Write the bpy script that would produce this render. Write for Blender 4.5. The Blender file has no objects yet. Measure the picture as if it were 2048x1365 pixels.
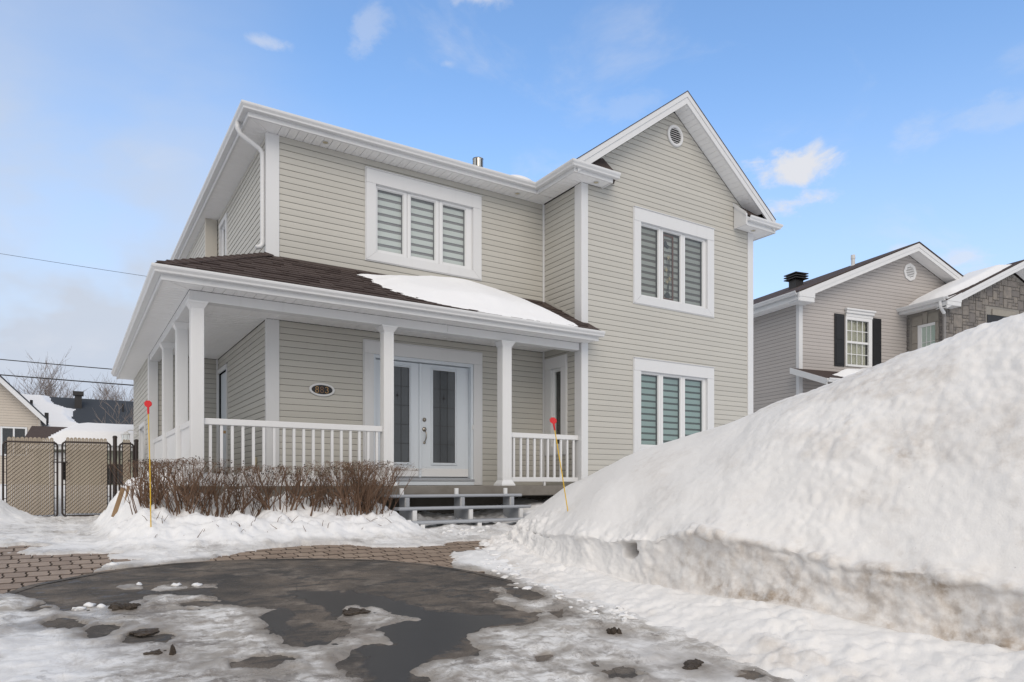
import bpy, bmesh, math, random
import numpy as np
from mathutils import Matrix, Vector
random.seed(7)
SC = bpy.context.scene
COL = SC.collection
R = math.radians

# ------------------------------------------------------------------ camera
cam_data = bpy.data.cameras.new('camera')
cam = bpy.data.objects.new('camera', cam_data)
COL.objects.link(cam)
cam.location = (-2.62, -11.287, 0.80)
cam.rotation_euler = (R(90), 0, R(-32.42))
cam_data.sensor_width = 36
cam_data.lens = 1392.37 / 2048 * 36
cam_data.shift_y = (968.0 - 682.5) / 2048
cam_data.clip_end = 3000
SC.camera = cam

# ------------------------------------------------------------------ sky and sun
SUN_EL, SUN_AZ = 38, 205          # azimuth: direction the light comes from, degrees clockwise from +Y
world = bpy.data.worlds.new('World')
SC.world = world
world.use_nodes = True
WN, WL = world.node_tree.nodes, world.node_tree.links
WN.clear()
w_out = WN.new('ShaderNodeOutputWorld')
w_bg = WN.new('ShaderNodeBackground')
w_bg.inputs['Strength'].default_value = 0.15
WL.new(w_bg.outputs[0], w_out.inputs[0])
sky = WN.new('ShaderNodeTexSky')
sky.sky_type = 'NISHITA'
sky.sun_disc = False
sky.sun_elevation = R(SUN_EL)
sky.sun_rotation = R(SUN_AZ)
sky.altitude = 50
sky.air_density = 1.0
sky.dust_density = 0.15
sky.ozone_density = 2.6
w_tc = WN.new('ShaderNodeTexCoord')


def wmath(op, a, b=None, c=None, clamp=False):
    n = WN.new('ShaderNodeMath')
    n.operation = op
    n.use_clamp = clamp
    for i, v in enumerate((a, b, c)):
        if v is None:
            continue
        if isinstance(v, (int, float)):
            n.inputs[i].default_value = v
        else:
            WL.new(v, n.inputs[i])
    return n.outputs[0]


def wramp(v, lo, hi):
    n = WN.new('ShaderNodeMapRange')
    n.interpolation_type = 'SMOOTHSTEP'
    WL.new(v, n.inputs[0])
    n.inputs[1].default_value = lo
    n.inputs[2].default_value = hi
    return n.outputs[0]


def wnoise(scale, detail, rough, stretch=(1, 1, 1), off=(0, 0, 0), dist=0.0):
    mp = WN.new('ShaderNodeMapping')
    mp.inputs['Scale'].default_value = stretch
    mp.inputs['Location'].default_value = off
    WL.new(w_tc.outputs['Generated'], mp.inputs[0])
    n = WN.new('ShaderNodeTexNoise')
    n.inputs['Scale'].default_value = scale
    n.inputs['Detail'].default_value = detail
    n.inputs['Roughness'].default_value = rough
    n.inputs['Distortion'].default_value = dist
    WL.new(mp.outputs[0], n.inputs['Vector'])
    return n.outputs['Fac']


def wmix(fac, a, b):
    n = WN.new('ShaderNodeMix')
    n.data_type = 'RGBA'
    if isinstance(fac, (int, float)):
        n.inputs[0].default_value = fac
    else:
        WL.new(fac, n.inputs[0])
    for i, v in ((6, a), (7, b)):
        if isinstance(v, tuple):
            n.inputs[i].default_value = v
        else:
            WL.new(v, n.inputs[i])
    return n.outputs[2]


def wdir(vec):
    """dot product of the view direction with a fixed world direction"""
    n = WN.new('ShaderNodeVectorMath')
    n.operation = 'DOT_PRODUCT'
    WL.new(w_tc.outputs['Generated'], n.inputs[0])
    n.inputs[1].default_value = Vector(vec).normalized()
    return n.outputs['Value']


w_sep = WN.new('ShaderNodeSeparateXYZ')
WL.new(w_tc.outputs['Generated'], w_sep.inputs[0])
w_z = w_sep.outputs['Z']
CLOUD = (3.35, 3.5, 3.85, 1)
HAZE = (2.95, 3.05, 3.2, 1)
THIN = (2.6, 2.95, 3.55, 1)
# the clear sky, a broad thin veil that thickens towards the horizon, wisps, and a few small cumulus puffs
veil_n = wnoise(2.2, 5, 0.55, (1, 1, 2.2), (3.1, 0.4, 1.2), 0.3)
veil_h = wramp(w_z, 0.52, 0.0)
veil_w = wramp(wmath('ADD', wdir((-0.38, 0.90, 0.16)), wmath('MULTIPLY', veil_n, 0.10)), 0.76, 1.02)
veil = wmath('MULTIPLY', veil_h, wmath('ADD', wmath('MULTIPLY', wramp(veil_n, 0.36, 0.68), 0.18), 0.74))
veil = wmath('ADD', veil, wmath('MULTIPLY', veil_w, wmath('ADD', 0.30, wmath('MULTIPLY', wramp(veil_n, 0.34, 0.60), 0.50))), clamp=True)
wisp_n = wnoise(5.0, 8, 0.6, (1, 1, 1.8), (0.3, 2.0, 0.0), 0.6)
wisp = wmath('MULTIPLY', wramp(wisp_n, 0.52, 0.85), 0.42)
puff_n = wnoise(14.0, 9, 0.62, (1, 1, 1.8), (1.7, 0.2, 0.5), 0.25)
puff_total = None


def add_puff(vec, wide, tall, k=1.0):
    """an elongated cloud patch round a fixed direction, its outline broken by noise"""
    global puff_total
    c = Vector(vec).normalized()
    right = c.cross(Vector((0, 0, 1))).normalized()
    up = right.cross(c).normalized()
    u = wmath('DIVIDE', wdir(right), wide)
    v = wmath('DIVIDE', wdir(up), tall)
    dist = wmath('SQRT', wmath('ADD', wmath('MULTIPLY', u, u), wmath('MULTIPLY', v, v)))
    front = wramp(wdir(c), 0.5, 0.8)
    q = wmath('ADD', wmath('SUBTRACT', 0.75, dist), wmath('MULTIPLY', wmath('SUBTRACT', puff_n, 0.5), 2.6))
    q = wmath('MULTIPLY', wmath('MULTIPLY', wramp(q, 0.0, 0.68), front), k)
    puff_total = q if puff_total is None else wmath('MAXIMUM', puff_total, q)


hsv = WN.new('ShaderNodeHueSaturation')
hsv.inputs['Saturation'].default_value = 1.08
hsv.inputs['Value'].default_value = 1.22
WL.new(sky.outputs[0], hsv.inputs['Color'])
base_mix = wmix(veil, hsv.outputs[0], THIN)
# the sunward half of the sky, left of and behind the camera, is a milky haze
haze_m = wmath('MULTIPLY', wramp(wdir((-0.75, -0.55, 0.30)), -0.52, 0.10), wmath('ADD', 0.80, wmath('MULTIPLY', wramp(veil_n, 0.3, 0.7), 0.2)))
base_mix = wmix(haze_m, base_mix, HAZE)
sky_mix = wmix(wisp, base_mix, CLOUD)
for d, wide, tall, k in (((0.752, 0.533, 0.386), 0.084, 0.032, 1.0), ((0.764, 0.540, 0.350), 0.070, 0.020, 0.9), ((0.405, 0.719, 0.575), 0.070, 0.022, 0.55),
                         ((0.191, 0.837, 0.513), 0.045, 0.012, 0.45), ((0.299, 0.791, 0.534), 0.035, 0.045, 0.30), ((0.391, 0.763, 0.515), 0.020, 0.010, 0.30),
                         ((0.877, 0.403, 0.261), 0.045, 0.018, 0.6), ((0.842, 0.459, 0.284), 0.030, 0.010, 0.5), ((0.62, 0.70, 0.50), 0.12, 0.03, 0.15), ((0.86, 0.36, 0.40), 0.16, 0.03, 0.22)):
    add_puff(d, wide, tall, k)
sky_mix = wmix(puff_total, sky_mix, CLOUD)
WL.new(sky_mix, w_bg.inputs['Color'])

sun_data = bpy.data.lights.new('sun', 'SUN')
sun_data.energy = 1.0
sun_data.angle = R(50)
sun_data.color = (1.0, 0.89, 0.76)
sun = bpy.data.objects.new('sun', sun_data)
COL.objects.link(sun)
sun_from = Vector((math.sin(R(SUN_AZ)) * math.cos(R(SUN_EL)), math.cos(R(SUN_AZ)) * math.cos(R(SUN_EL)), math.sin(R(SUN_EL))))
sun.rotation_euler = sun_from.to_track_quat('Z', 'Y').to_euler()

SC.view_settings.view_transform = 'Standard'
SC.view_settings.look = 'None'
SC.view_settings.exposure = 0.58
SC.view_settings.gamma = 1.0
SC.view_settings.use_white_balance = True
SC.view_settings.white_balance_temperature = 6700
SC.render.engine = 'CYCLES'
SC.cycles.max_bounces = 8
SC.cycles.transparent_max_bounces = 12


# ------------------------------------------------------------------ helpers
W = {}


def place(o, parent=None, M=None):
    M = M or Matrix.Identity(4)
    COL.objects.link(o)
    if parent is not None:
        o.parent = parent
        o.matrix_parent_inverse = W[parent].inverted()
    o.matrix_basis = M
    W[o] = M
    return o


def tag(o, label=None, cat=None, group=None, kind=None):
    if label:
        o['label'] = label
    if cat:
        o['category'] = cat
    if group:
        o['group'] = group
    if kind:
        o['kind'] = kind
    return o


def empty(name, loc, label, cat, group=None, rz=0.0):
    o = bpy.data.objects.new(name, None)
    o.empty_display_size = 0.2
    place(o, None, Matrix.Translation(loc) @ Matrix.Rotation(rz, 4, 'Z'))
    return tag(o, label, cat, group)


class MB:
    def __init__(self):
        self.v = []
        self.f = []

    def add(self, vs, fs):
        n = len(self.v)
        self.v += [tuple(p) for p in vs]
        self.f += [tuple(i + n for i in f) for f in fs]
        return self

    def box(self, x0, x1, y0, y1, z0, z1, M=None):
        vs = [(x, y, z) for z in (z0, z1) for y in (y0, y1) for x in (x0, x1)]
        if M is not None:
            vs = [tuple(M @ Vector(p)) for p in vs]
        return self.add(vs, [(0, 2, 3, 1), (4, 5, 7, 6), (0, 1, 5, 4), (1, 3, 7, 5), (3, 2, 6, 7), (2, 0, 4, 6)])

    def cbox(self, x0, x1, y0, y1, z0, z1, b=0.004, M=None):
        """a box with small chamfers on every edge"""
        lo = np.array((x0, y0, z0), float)
        hi = np.array((x1, y1, z1), float)
        vs, idx = [], {}
        for s in [(a, c, d) for a in (0, 1) for c in (0, 1) for d in (0, 1)]:
            for ax in range(3):
                p = [0, 0, 0]
                for k in range(3):
                    e = lo[k] if s[k] == 0 else hi[k]
                    if k != ax:
                        e += b if s[k] == 0 else -b
                    p[k] = e
                idx[(s, ax)] = len(vs)
                vs.append(tuple(p))
        fs = []
        for ax in range(3):
            o1, o2 = [k for k in range(3) if k != ax]
            for sd in (0, 1):
                q = []
                for a, c in ((0, 0), (1, 0), (1, 1), (0, 1)):
                    s = [0, 0, 0]
                    s[ax], s[o1], s[o2] = sd, a, c
                    q.append(idx[(tuple(s), ax)])
                fs.append(tuple(q))
        for ax in range(3):
            o1, o2 = [k for k in range(3) if k != ax]
            for a in (0, 1):
                for c in (0, 1):
                    s0, s1 = [0, 0, 0], [0, 0, 0]
                    for s, e in ((s0, 0), (s1, 1)):
                        s[ax], s[o1], s[o2] = e, a, c
                    s0, s1 = tuple(s0), tuple(s1)
                    fs.append((idx[(s0, o1)], idx[(s1, o1)], idx[(s1, o2)], idx[(s0, o2)]))
        for s in [(a, c, d) for a in (0, 1) for c in (0, 1) for d in (0, 1)]:
            fs.append((idx[(s, 0)], idx[(s, 1)], idx[(s, 2)]))
        if M is not None:
            vs = [tuple(M @ Vector(p)) for p in vs]
        return self.add(vs, fs)

    def prism(self, poly, d, M=None):
        """poly: list of 3D points of a flat outline, d: extrusion vector"""
        n = len(poly)
        vs = [tuple(p) for p in poly] + [tuple(np.array(p) + np.array(d)) for p in poly]
        if M is not None:
            vs = [tuple(M @ Vector(p)) for p in vs]
        fs = [tuple(range(n - 1, -1, -1)), tuple(range(n, 2 * n))]
        fs += [(i, (i + 1) % n, n + (i + 1) % n, n + i) for i in range(n)]
        return self.add(vs, fs)

    def tube(self, pts, r, n=8, caps=True):
        pts = [Vector(p) for p in pts]
        rs = r if isinstance(r, (list, tuple)) else [r] * len(pts)
        rings = []
        up = None
        for i, p in enumerate(pts):
            a = pts[max(i - 1, 0)]
            c = pts[min(i + 1, len(pts) - 1)]
            t = (c - a).normalized()
            if up is None:
                up = Vector((0, 0, 1)) if abs(t.z) < 0.9 else Vector((1, 0, 0))
            s = t.cross(up).normalized()
            up = s.cross(t).normalized()
            rings.append([p + (s * math.cos(2 * math.pi * k / n) + up * math.sin(2 * math.pi * k / n)) * rs[i] for k in range(n)])
        vs = [q for ring in rings for q in ring]
        fs = []
        for i in range(len(pts) - 1):
            for k in range(n):
                k2 = (k + 1) % n
                fs.append((i * n + k, i * n + k2, (i + 1) * n + k2, (i + 1) * n + k))
        if caps:
            fs.append(tuple(range(n - 1, -1, -1)))
            fs.append(tuple((len(pts) - 1) * n + k for k in range(n)))
        return self.add(vs, fs)

    def lathe(self, prof, c, n=24, axis='Z'):
        vs, fs = [], []
        for r, h in prof:
            for k in range(n):
                a = 2 * math.pi * k / n
                if axis == 'Z':
                    vs.append((c[0] + r * math.cos(a), c[1] + r * math.sin(a), c[2] + h))
                else:  # axis along -Y
                    vs.append((c[0] + r * math.cos(a), c[1] - h, c[2] + r * math.sin(a)))
        for i in range(len(prof) - 1):
            for k in range(n):
                k2 = (k + 1) % n
                fs.append((i * n + k, i * n + k2, (i + 1) * n + k2, (i + 1) * n + k))
        fs.append(tuple(range(n - 1, -1, -1)))
        fs.append(tuple((len(prof) - 1) * n + k for k in range(n)))
        return self.add(vs, fs)

    def sweep(self, path, prof, caps=True):
        """path: XY points, outward is to the right of travel; prof: closed outline of (outward, z)"""
        P = [Vector(p) for p in path]
        n = len(prof)
        vs, fs = [], []
        for i, p in enumerate(P):
            ds = []
            if i > 0:
                ds.append((P[i] - P[i - 1]).normalized())
            if i < len(P) - 1:
                ds.append((P[i + 1] - P[i]).normalized())
            ns = [Vector((d.y, -d.x)) for d in ds]
            m = ns[0] if len(ns) == 1 else (ns[0] + ns[1]) / (1 + ns[0].dot(ns[1]))
            for o, z in prof:
                vs.append((p.x + m.x * o, p.y + m.y * o, z))
        for i in range(len(P) - 1):
            for k in range(n):
                k2 = (k + 1) % n
                fs.append((i * n + k, (i + 1) * n + k, (i + 1) * n + k2, i * n + k2))
        if caps:
            fs.append(tuple(range(n)))
            fs.append(tuple((len(P) - 1) * n + k for k in range(n - 1, -1, -1)))
        return self.add(vs, fs)

    def mesh(self, name, mat, smooth=False, fix=True):
        me = bpy.data.meshes.new(name)
        me.from_pydata(self.v, [], self.f)
        if fix:
            bm = bmesh.new()
            bm.from_mesh(me)
            bmesh.ops.recalc_face_normals(bm, faces=bm.faces)
            bm.to_mesh(me)
            bm.free()
        me.materials.append(mat)
        if smooth:
            me.polygons.foreach_set('use_smooth', [True] * len(me.polygons))
        return me

    def build(self, name, mat, parent=None, M=None, smooth=False, label=None, fix=True):
        o = bpy.data.objects.new(name, self.mesh(name, mat, smooth, fix))
        place(o, parent, M)
        if label:
            o['label'] = label
        return o


def inst(me, name, parent, M):
    o = bpy.data.objects.new(name, me)
    return place(o, parent, M)


def T(x, y, z):
    return Matrix.Translation((x, y, z))


def RZ(a):
    return Matrix.Rotation(a, 4, 'Z')


# ---- value noise in numpy
_rng = np.random.default_rng(11)
_LAT = _rng.random((256, 256))


def vnoise(x, y, seed=0):
    x = np.asarray(x, float) + seed * 17.31
    y = np.asarray(y, float) + seed * 9.77
    xi, yi = np.floor(x).astype(int), np.floor(y).astype(int)
    xf, yf = x - xi, y - yi
    u, v = xf * xf * xf * (xf * (xf * 6 - 15) + 10), yf * yf * yf * (yf * (yf * 6 - 15) + 10)
    L = lambda a, b: _LAT[(xi + a) % 256, (yi + b) % 256]
    return (L(0, 0) * (1 - u) + L(1, 0) * u) * (1 - v) + (L(0, 1) * (1 - u) + L(1, 1) * u) * v


def fbm(x, y, octs=4, seed=0, gain=0.5):
    s, a, t = 0.0, 1.0, 0.0
    x, y = np.asarray(x, float), np.asarray(y, float)
    for i in range(octs):
        c, d = math.cos(0.6 * i), math.sin(0.6 * i)
        s = s + a * (vnoise(c * x - d * y, d * x + c * y, seed + i * 3) - 0.5)
        t += a
        a *= gain
        x, y = x * 2.03, y * 2.03
    return s / t * 2


def worley(x, y, seed=0):
    x, y = np.asarray(x, float), np.asarray(y, float)
    xi, yi = np.floor(x).astype(int), np.floor(y).astype(int)
    best = np.full(x.shape, 9.0)
    for a in (-1, 0, 1):
        for b in (-1, 0, 1):
            px_ = xi + a + _LAT[(xi + a + seed * 31) % 256, (yi + b) % 256]
            py_ = yi + b + _LAT[(yi + b + seed * 57) % 256, (xi + a + 91) % 256]
            best = np.minimum(best, (px_ - x) ** 2 + (py_ - y) ** 2)
    return np.sqrt(best)


def sstep(a, b, x):
    t = np.clip((x - a) / (b - a), 0, 1)
    return t * t * (3 - 2 * t)


def poly_sd(poly, X, Y):
    """signed distance to a polygon, negative inside"""
    P = np.array(poly, float)
    d = np.full(X.shape, 1e9)
    ins = np.zeros(X.shape, bool)
    for i in range(len(P)):
        a, b = P[i], P[(i + 1) % len(P)]
        e = b - a
        t = np.clip(((X - a[0]) * e[0] + (Y - a[1]) * e[1]) / (e @ e + 1e-12), 0, 1)
        d = np.minimum(d, (X - a[0] - t * e[0]) ** 2 + (Y - a[1] - t * e[1]) ** 2)
        if a[1] != b[1]:
            c = ((a[1] > Y) != (b[1] > Y)) & (X < (b[0] - a[0]) * (Y - a[1]) / (b[1] - a[1]) + a[0])
            ins ^= c
    d = np.sqrt(d)
    return np.where(ins, -d, d)


def grid_mesh(name, X, Y, Z, mat, attrs=None, keep=None, smooth=True):
    """X, Y, Z: 2D arrays; keep: bool mask of faces"""
    h, w = X.shape
    co = np.stack([X, Y, Z], -1).reshape(-1, 3)
    ii = np.arange(h * w).reshape(h, w)
    q = np.stack([ii[:-1, :-1], ii[:-1, 1:], ii[1:, 1:], ii[1:, :-1]], -1)
    if keep is not None:
        q = q[keep]
    q = q.reshape(-1, 4)
    used = np.zeros(h * w, bool)
    used[q.ravel()] = True
    remap = np.cumsum(used) - 1
    co = co[used]
    q = remap[q]
    me = bpy.data.meshes.new(name)
    me.vertices.add(len(co))
    me.vertices.foreach_set('co', co.ravel())
    me.loops.add(q.size)
    me.loops.foreach_set('vertex_index', q.ravel().astype(np.int32))
    me.polygons.add(len(q))
    me.polygons.foreach_set('loop_start', np.arange(0, q.size, 4, dtype=np.int32))
    me.polygons.foreach_set('loop_total', np.full(len(q), 4, np.int32))
    if smooth:
        me.polygons.foreach_set('use_smooth', np.ones(len(q), bool))
    for k, v in (attrs or {}).items():
        at = me.attributes.new(k, 'FLOAT', 'POINT')
        at.data.foreach_set('value', np.asarray(v, np.float32).ravel()[used])
    me.update(calc_edges=True)
    me.materials.append(mat)
    return me


# ------------------------------------------------------------------ materials
class NT:
    def __init__(self, name):
        self.m = bpy.data.materials.new(name)
        self.m.use_nodes = True
        self.n = self.m.node_tree.nodes
        self.l = self.m.node_tree.links
        self.b = self.n['Principled BSDF']
        self.o = self.n['Material Output']

    def val(self, sock, v):
        if isinstance(v, bpy.types.NodeSocket):
            self.l.new(v, sock)
        else:
            sock.default_value = v

    def coord(self, kind='Object', scale=(1, 1, 1)):
        tc = self.n.new('ShaderNodeTexCoord')
        mp = self.n.new('ShaderNodeMapping')
        mp.inputs['Scale'].default_value = scale
        self.l.new(tc.outputs[kind], mp.inputs[0])
        return mp.outputs[0]

    def wpos(self, scale=(1, 1, 1)):
        ge = self.n.new('ShaderNodeNewGeometry')
        mp = self.n.new('ShaderNodeMapping')
        mp.inputs['Scale'].default_value = scale
        self.l.new(ge.outputs['Position'], mp.inputs[0])
        return mp.outputs[0]

    def noise(self, vec, scale, detail=4, rough=0.55, dist=0.0):
        n = self.n.new('ShaderNodeTexNoise')
        self.l.new(vec, n.inputs['Vector'])
        n.inputs['Scale'].default_value = scale
        n.inputs['Detail'].default_value = detail
        n.inputs['Roughness'].default_value = rough
        n.inputs['Distortion'].default_value = dist
        return n.outputs['Fac']

    def vor(self, vec, scale, feature='F1'):
        n = self.n.new('ShaderNodeTexVoronoi')
        n.feature = feature
        self.l.new(vec, n.inputs['Vector'])
        n.inputs['Scale'].default_value = scale
        return n.outputs['Distance']

    def math(self, op, a, b=0.0, clamp=False):
        n = self.n.new('ShaderNodeMath')
        n.operation = op
        n.use_clamp = clamp
        self.val(n.inputs[0], a)
        self.val(n.inputs[1], b)
        return n.outputs[0]

    def ramp(self, v, lo, hi, a=0.0, b=1.0):
        n = self.n.new('ShaderNodeMapRange')
        n.interpolation_type = 'SMOOTHSTEP'
        self.l.new(v, n.inputs[0])
        for i, x in enumerate((lo, hi, a, b)):
            n.inputs[i + 1].default_value = x
        return n.outputs[0]

    def mix(self, f, a, b):
        n = self.n.new('ShaderNodeMix')
        n.data_type = 'RGBA'
        self.val(n.inputs[0], f)
        for i, v in ((6, a), (7, b)):
            self.val(n.inputs[i], (*v, 1) if isinstance(v, tuple) and len(v) == 3 else v)
        return n.outputs[2]

    def rand(self):
        n = self.n.new('ShaderNodeObjectInfo')
        return n.outputs['Random']

    def attr(self, name):
        n = self.n.new('ShaderNodeAttribute')
        n.attribute_name = name
        return n.outputs['Fac']

    def bump(self, h, strength=0.2, dist=0.01):
        n = self.n.new('ShaderNodeBump')
        n.inputs['Strength'].default_value = strength
        n.inputs['Distance'].default_value = dist
        self.l.new(h, n.inputs['Height'])
        self.l.new(n.outputs[0], self.b.inputs['Normal'])

    def set(self, col=None, rough=None, spec=None, metal=None):
        if col is not None:
            self.val(self.b.inputs['Base Color'], (*col, 1) if isinstance(col, tuple) and len(col) == 3 else col)
        if rough is not None:
            self.val(self.b.inputs['Roughness'], rough)
        if spec is not None:
            self.b.inputs['Specular IOR Level'].default_value = spec
        if metal is not None:
            self.b.inputs['Metallic'].default_value = metal
        return self.m


def plain(name, col, rough=0.5, spec=0.5, metal=0.0, var=0.06, grime=0.0, gcol=(0.25, 0.23, 0.2)):
    """a painted or moulded surface: slight blotches, per-piece tone, optional streaky grime"""
    t = NT(name)
    p = t.wpos()
    n1 = t.noise(p, 1.7, 5)
    n2 = t.noise(p, 23.0, 4)
    lo = tuple(c * (1 - var) for c in col)
    hi = tuple(min(c * (1 + var), 0.95) for c in col)
    c = t.mix(t.math('ADD', t.math('MULTIPLY', n1, 0.6), t.math('MULTIPLY', t.rand(), 0.4)), lo, hi)
    if grime:
        g = t.noise(t.wpos((3, 3, 0.5)), 2.4, 7, 0.65)
        c = t.mix(t.ramp(g, 0.52, 0.82, 0, grime), c, gcol)
    t.set(c, t.math('ADD', rough - 0.06, t.math('MULTIPLY', n2, 0.12)), spec, metal)
    t.bump(n2, 0.04, 0.004)
    return t.m


def siding_mat(name, col):
    t = NT(name)
    p = t.wpos()
    grain = t.noise(t.wpos((2.2, 2.2, 60)), 3.0, 6, 0.6)
    blot = t.noise(p, 0.9, 5)
    c = t.mix(t.math('ADD', t.math('MULTIPLY', blot, 0.55), t.math('MULTIPLY', t.rand(), 0.45)), tuple(x * 0.90 for x in col), tuple(x * 1.06 for x in col))
    dirt = t.noise(t.wpos((6, 6, 1.2)), 1.5, 8, 0.7)
    c = t.mix(t.ramp(dirt, 0.55, 0.85, 0, 0.22), c, tuple(x * 0.62 for x in col))
    t.set(c, 0.48, 0.4)
    t.bump(grain, 0.10, 0.003)
    return t.m


M = {}
M['siding'] = siding_mat('beige_vinyl', (0.50, 0.485, 0.44))
M['siding_n'] = siding_mat('taupe_vinyl', (0.44, 0.41, 0.39))
M['siding_l'] = siding_mat('cream_vinyl', (0.56, 0.50, 0.43))
M['white'] = plain('white_aluminium', (0.67, 0.675, 0.68), 0.38, 0.5, var=0.03, grime=0.12)
M['soffit'] = plain('white_soffit', (0.84, 0.84, 0.84), 0.5, 0.4, var=0.03, grime=0.10)
M['vinyl'] = plain('white_vinyl', (0.72, 0.725, 0.73), 0.35, 0.5, var=0.03, grime=0.06)
M['door'] = plain('painted_door', (0.66, 0.71, 0.76), 0.4, 0.5, var=0.03, grime=0.08)
M['cream_post'] = plain('cream_trim', (0.55, 0.52, 0.46), 0.45, 0.4, var=0.03)
M['tan'] = plain('tan_slat', (0.36, 0.305, 0.24), 0.45, 0.4, var=0.10, grime=0.15)
M['black'] = plain('black_metal', (0.022, 0.020, 0.020), 0.4, 0.5, var=0.2)
M['brown_metal'] = plain('dark_brown_coated_steel', (0.028, 0.018, 0.015), 0.4, 0.5, var=0.2)
M['shutter'] = plain('black_shutter', (0.012, 0.012, 0.014), 0.45, 0.4, var=0.2)
M['steel'] = plain('galvanised_steel', (0.55, 0.54, 0.50), 0.28, 0.5, 0.9, var=0.12)
M['nickel'] = plain('brushed_nickel', (0.42, 0.38, 0.33), 0.3, 0.5, 1.0, var=0.1)
M['tread'] = plain('grey_painted_wood', (0.36, 0.38, 0.41), 0.45, 0.4, var=0.08, grime=0.2)
M['wood'] = plain('weathered_wood', (0.30, 0.20, 0.115), 0.7, 0.3, var=0.18, grime=0.3)
M['red'] = plain('red_plastic', (0.62, 0.015, 0.02), 0.4, 0.5, var=0.05)
M['yellow'] = plain('yellow_fibreglass', (0.72, 0.45, 0.02), 0.4, 0.5, var=0.05)
M['plaque'] = plain('black_plaque', (0.012, 0.012, 0.014), 0.35, 0.5)
M['gold'] = plain('gold_numerals', (0.48, 0.29, 0.12), 0.4, 0.5, 0.0, var=0.2)
M['gold_dim'] = plain('worn_gold_numeral', (0.22, 0.13, 0.075), 0.5, 0.5, 0.0, var=0.3)
M['plate'] = plain('ivory_outlet', (0.45, 0.40, 0.28), 0.5, 0.4)
M['dark'] = plain('dark_void', (0.012, 0.012, 0.013), 0.9, 0.1)
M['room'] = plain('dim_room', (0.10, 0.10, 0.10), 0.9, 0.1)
M['band'] = plain('zebra_blind_fabric', (0.60, 0.61, 0.595), 0.8, 0.2, var=0.03)
M['sheer'] = plain('zebra_blind_sheer', (0.25, 0.235, 0.24), 0.85, 0.2, var=0.06)
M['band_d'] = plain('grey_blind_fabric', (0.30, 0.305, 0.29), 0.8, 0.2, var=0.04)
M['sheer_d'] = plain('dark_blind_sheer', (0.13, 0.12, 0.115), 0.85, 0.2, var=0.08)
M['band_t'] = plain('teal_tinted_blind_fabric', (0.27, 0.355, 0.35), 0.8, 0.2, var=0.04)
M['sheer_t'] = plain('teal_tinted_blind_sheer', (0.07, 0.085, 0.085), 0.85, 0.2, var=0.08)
M['mini_blind'] = plain('tan_blind', (0.46, 0.43, 0.33), 0.8, 0.2, var=0.06)
M['green_blind'] = plain('pale_green_shade', (0.50, 0.57, 0.52), 0.8, 0.2, var=0.06)
M['came'] = plain('dark_came', (0.05, 0.05, 0.052), 0.5, 0.5, 0.5)
M['brown_art'] = plain('brown_panel_frame', (0.11, 0.045, 0.03), 0.5, 0.4, var=0.15)
M['art_flower'] = plain('painted_flower', (0.42, 0.34, 0.22), 0.6, 0.3, var=0.15)
M['curtain'] = plain('pale_curtain', (0.52, 0.60, 0.55), 0.8, 0.2, var=0.08)


def glass_mat():
    t = NT('window_glass')
    t.n.remove(t.b)
    tr = t.n.new('ShaderNodeBsdfTransparent')
    tr.inputs[0].default_value = (0.965, 0.985, 0.978, 1)
    gl = t.n.new('ShaderNodeBsdfGlossy')
    gl.inputs['Roughness'].default_value = 0.01
    fr = t.n.new('ShaderNodeFresnel')
    fr.inputs[0].default_value = 1.5
    wav = t.noise(t.wpos(), 1.6, 2)
    bp = t.n.new('ShaderNodeBump')
    bp.inputs['Strength'].default_value = 0.02
    bp.inputs['Distance'].default_value = 0.05
    t.l.new(wav, bp.inputs['Height'])
    t.l.new(bp.outputs[0], gl.inputs['Normal'])
    mx = t.n.new('ShaderNodeMixShader')
    geo_ = t.n.new('ShaderNodeNewGeometry')
    front = t.math('SUBTRACT', 1.0, geo_.outputs['Backfacing'])
    t.l.new(t.math('MULTIPLY', front, t.math('ADD', fr.outputs[0], 0.07)), mx.inputs[0])
    t.l.new(tr.outputs[0], mx.inputs[1])
    t.l.new(gl.outputs[0], mx.inputs[2])
    t.l.new(mx.outputs[0], t.o.inputs[0])
    return t.m


M['glass'] = glass_mat()


def frosted():
    t = NT('frosted_door_glass')
    n = t.noise(t.wpos(), 1.3, 3)
    c = t.mix(n, (0.055, 0.062, 0.07), (0.10, 0.11, 0.12))
    t.set(c, 0.16, 0.5)
    t.bump(t.noise(t.wpos(), 60, 2), 0.03, 0.002)
    return t.m


M['frosted'] = frosted()


def shingle_mat(name, a, b, dark):
    t = NT(name)
    p = t.wpos()
    gr = t.noise(p, 240, 2, 0.7)
    bl = t.noise(p, 5.0, 4)
    c = t.mix(t.math('ADD', t.math('MULTIPLY', t.rand(), 0.6), t.math('MULTIPLY', bl, 0.4)), a, b)
    c = t.mix(t.ramp(gr, 0.45, 0.75, 0, 0.55), c, dark)
    t.set(c, 0.9, 0.2)
    t.bump(gr, 0.5, 0.004)
    return t.m


M['shingle'] = shingle_mat('brown_shingle', (0.064, 0.047, 0.043), (0.098, 0.075, 0.068), (0.024, 0.020, 0.019))
M['shingle_g'] = shingle_mat('slate_grey_shingle', (0.050, 0.058, 0.070), (0.075, 0.085, 0.10), (0.02, 0.023, 0.03))


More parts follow.
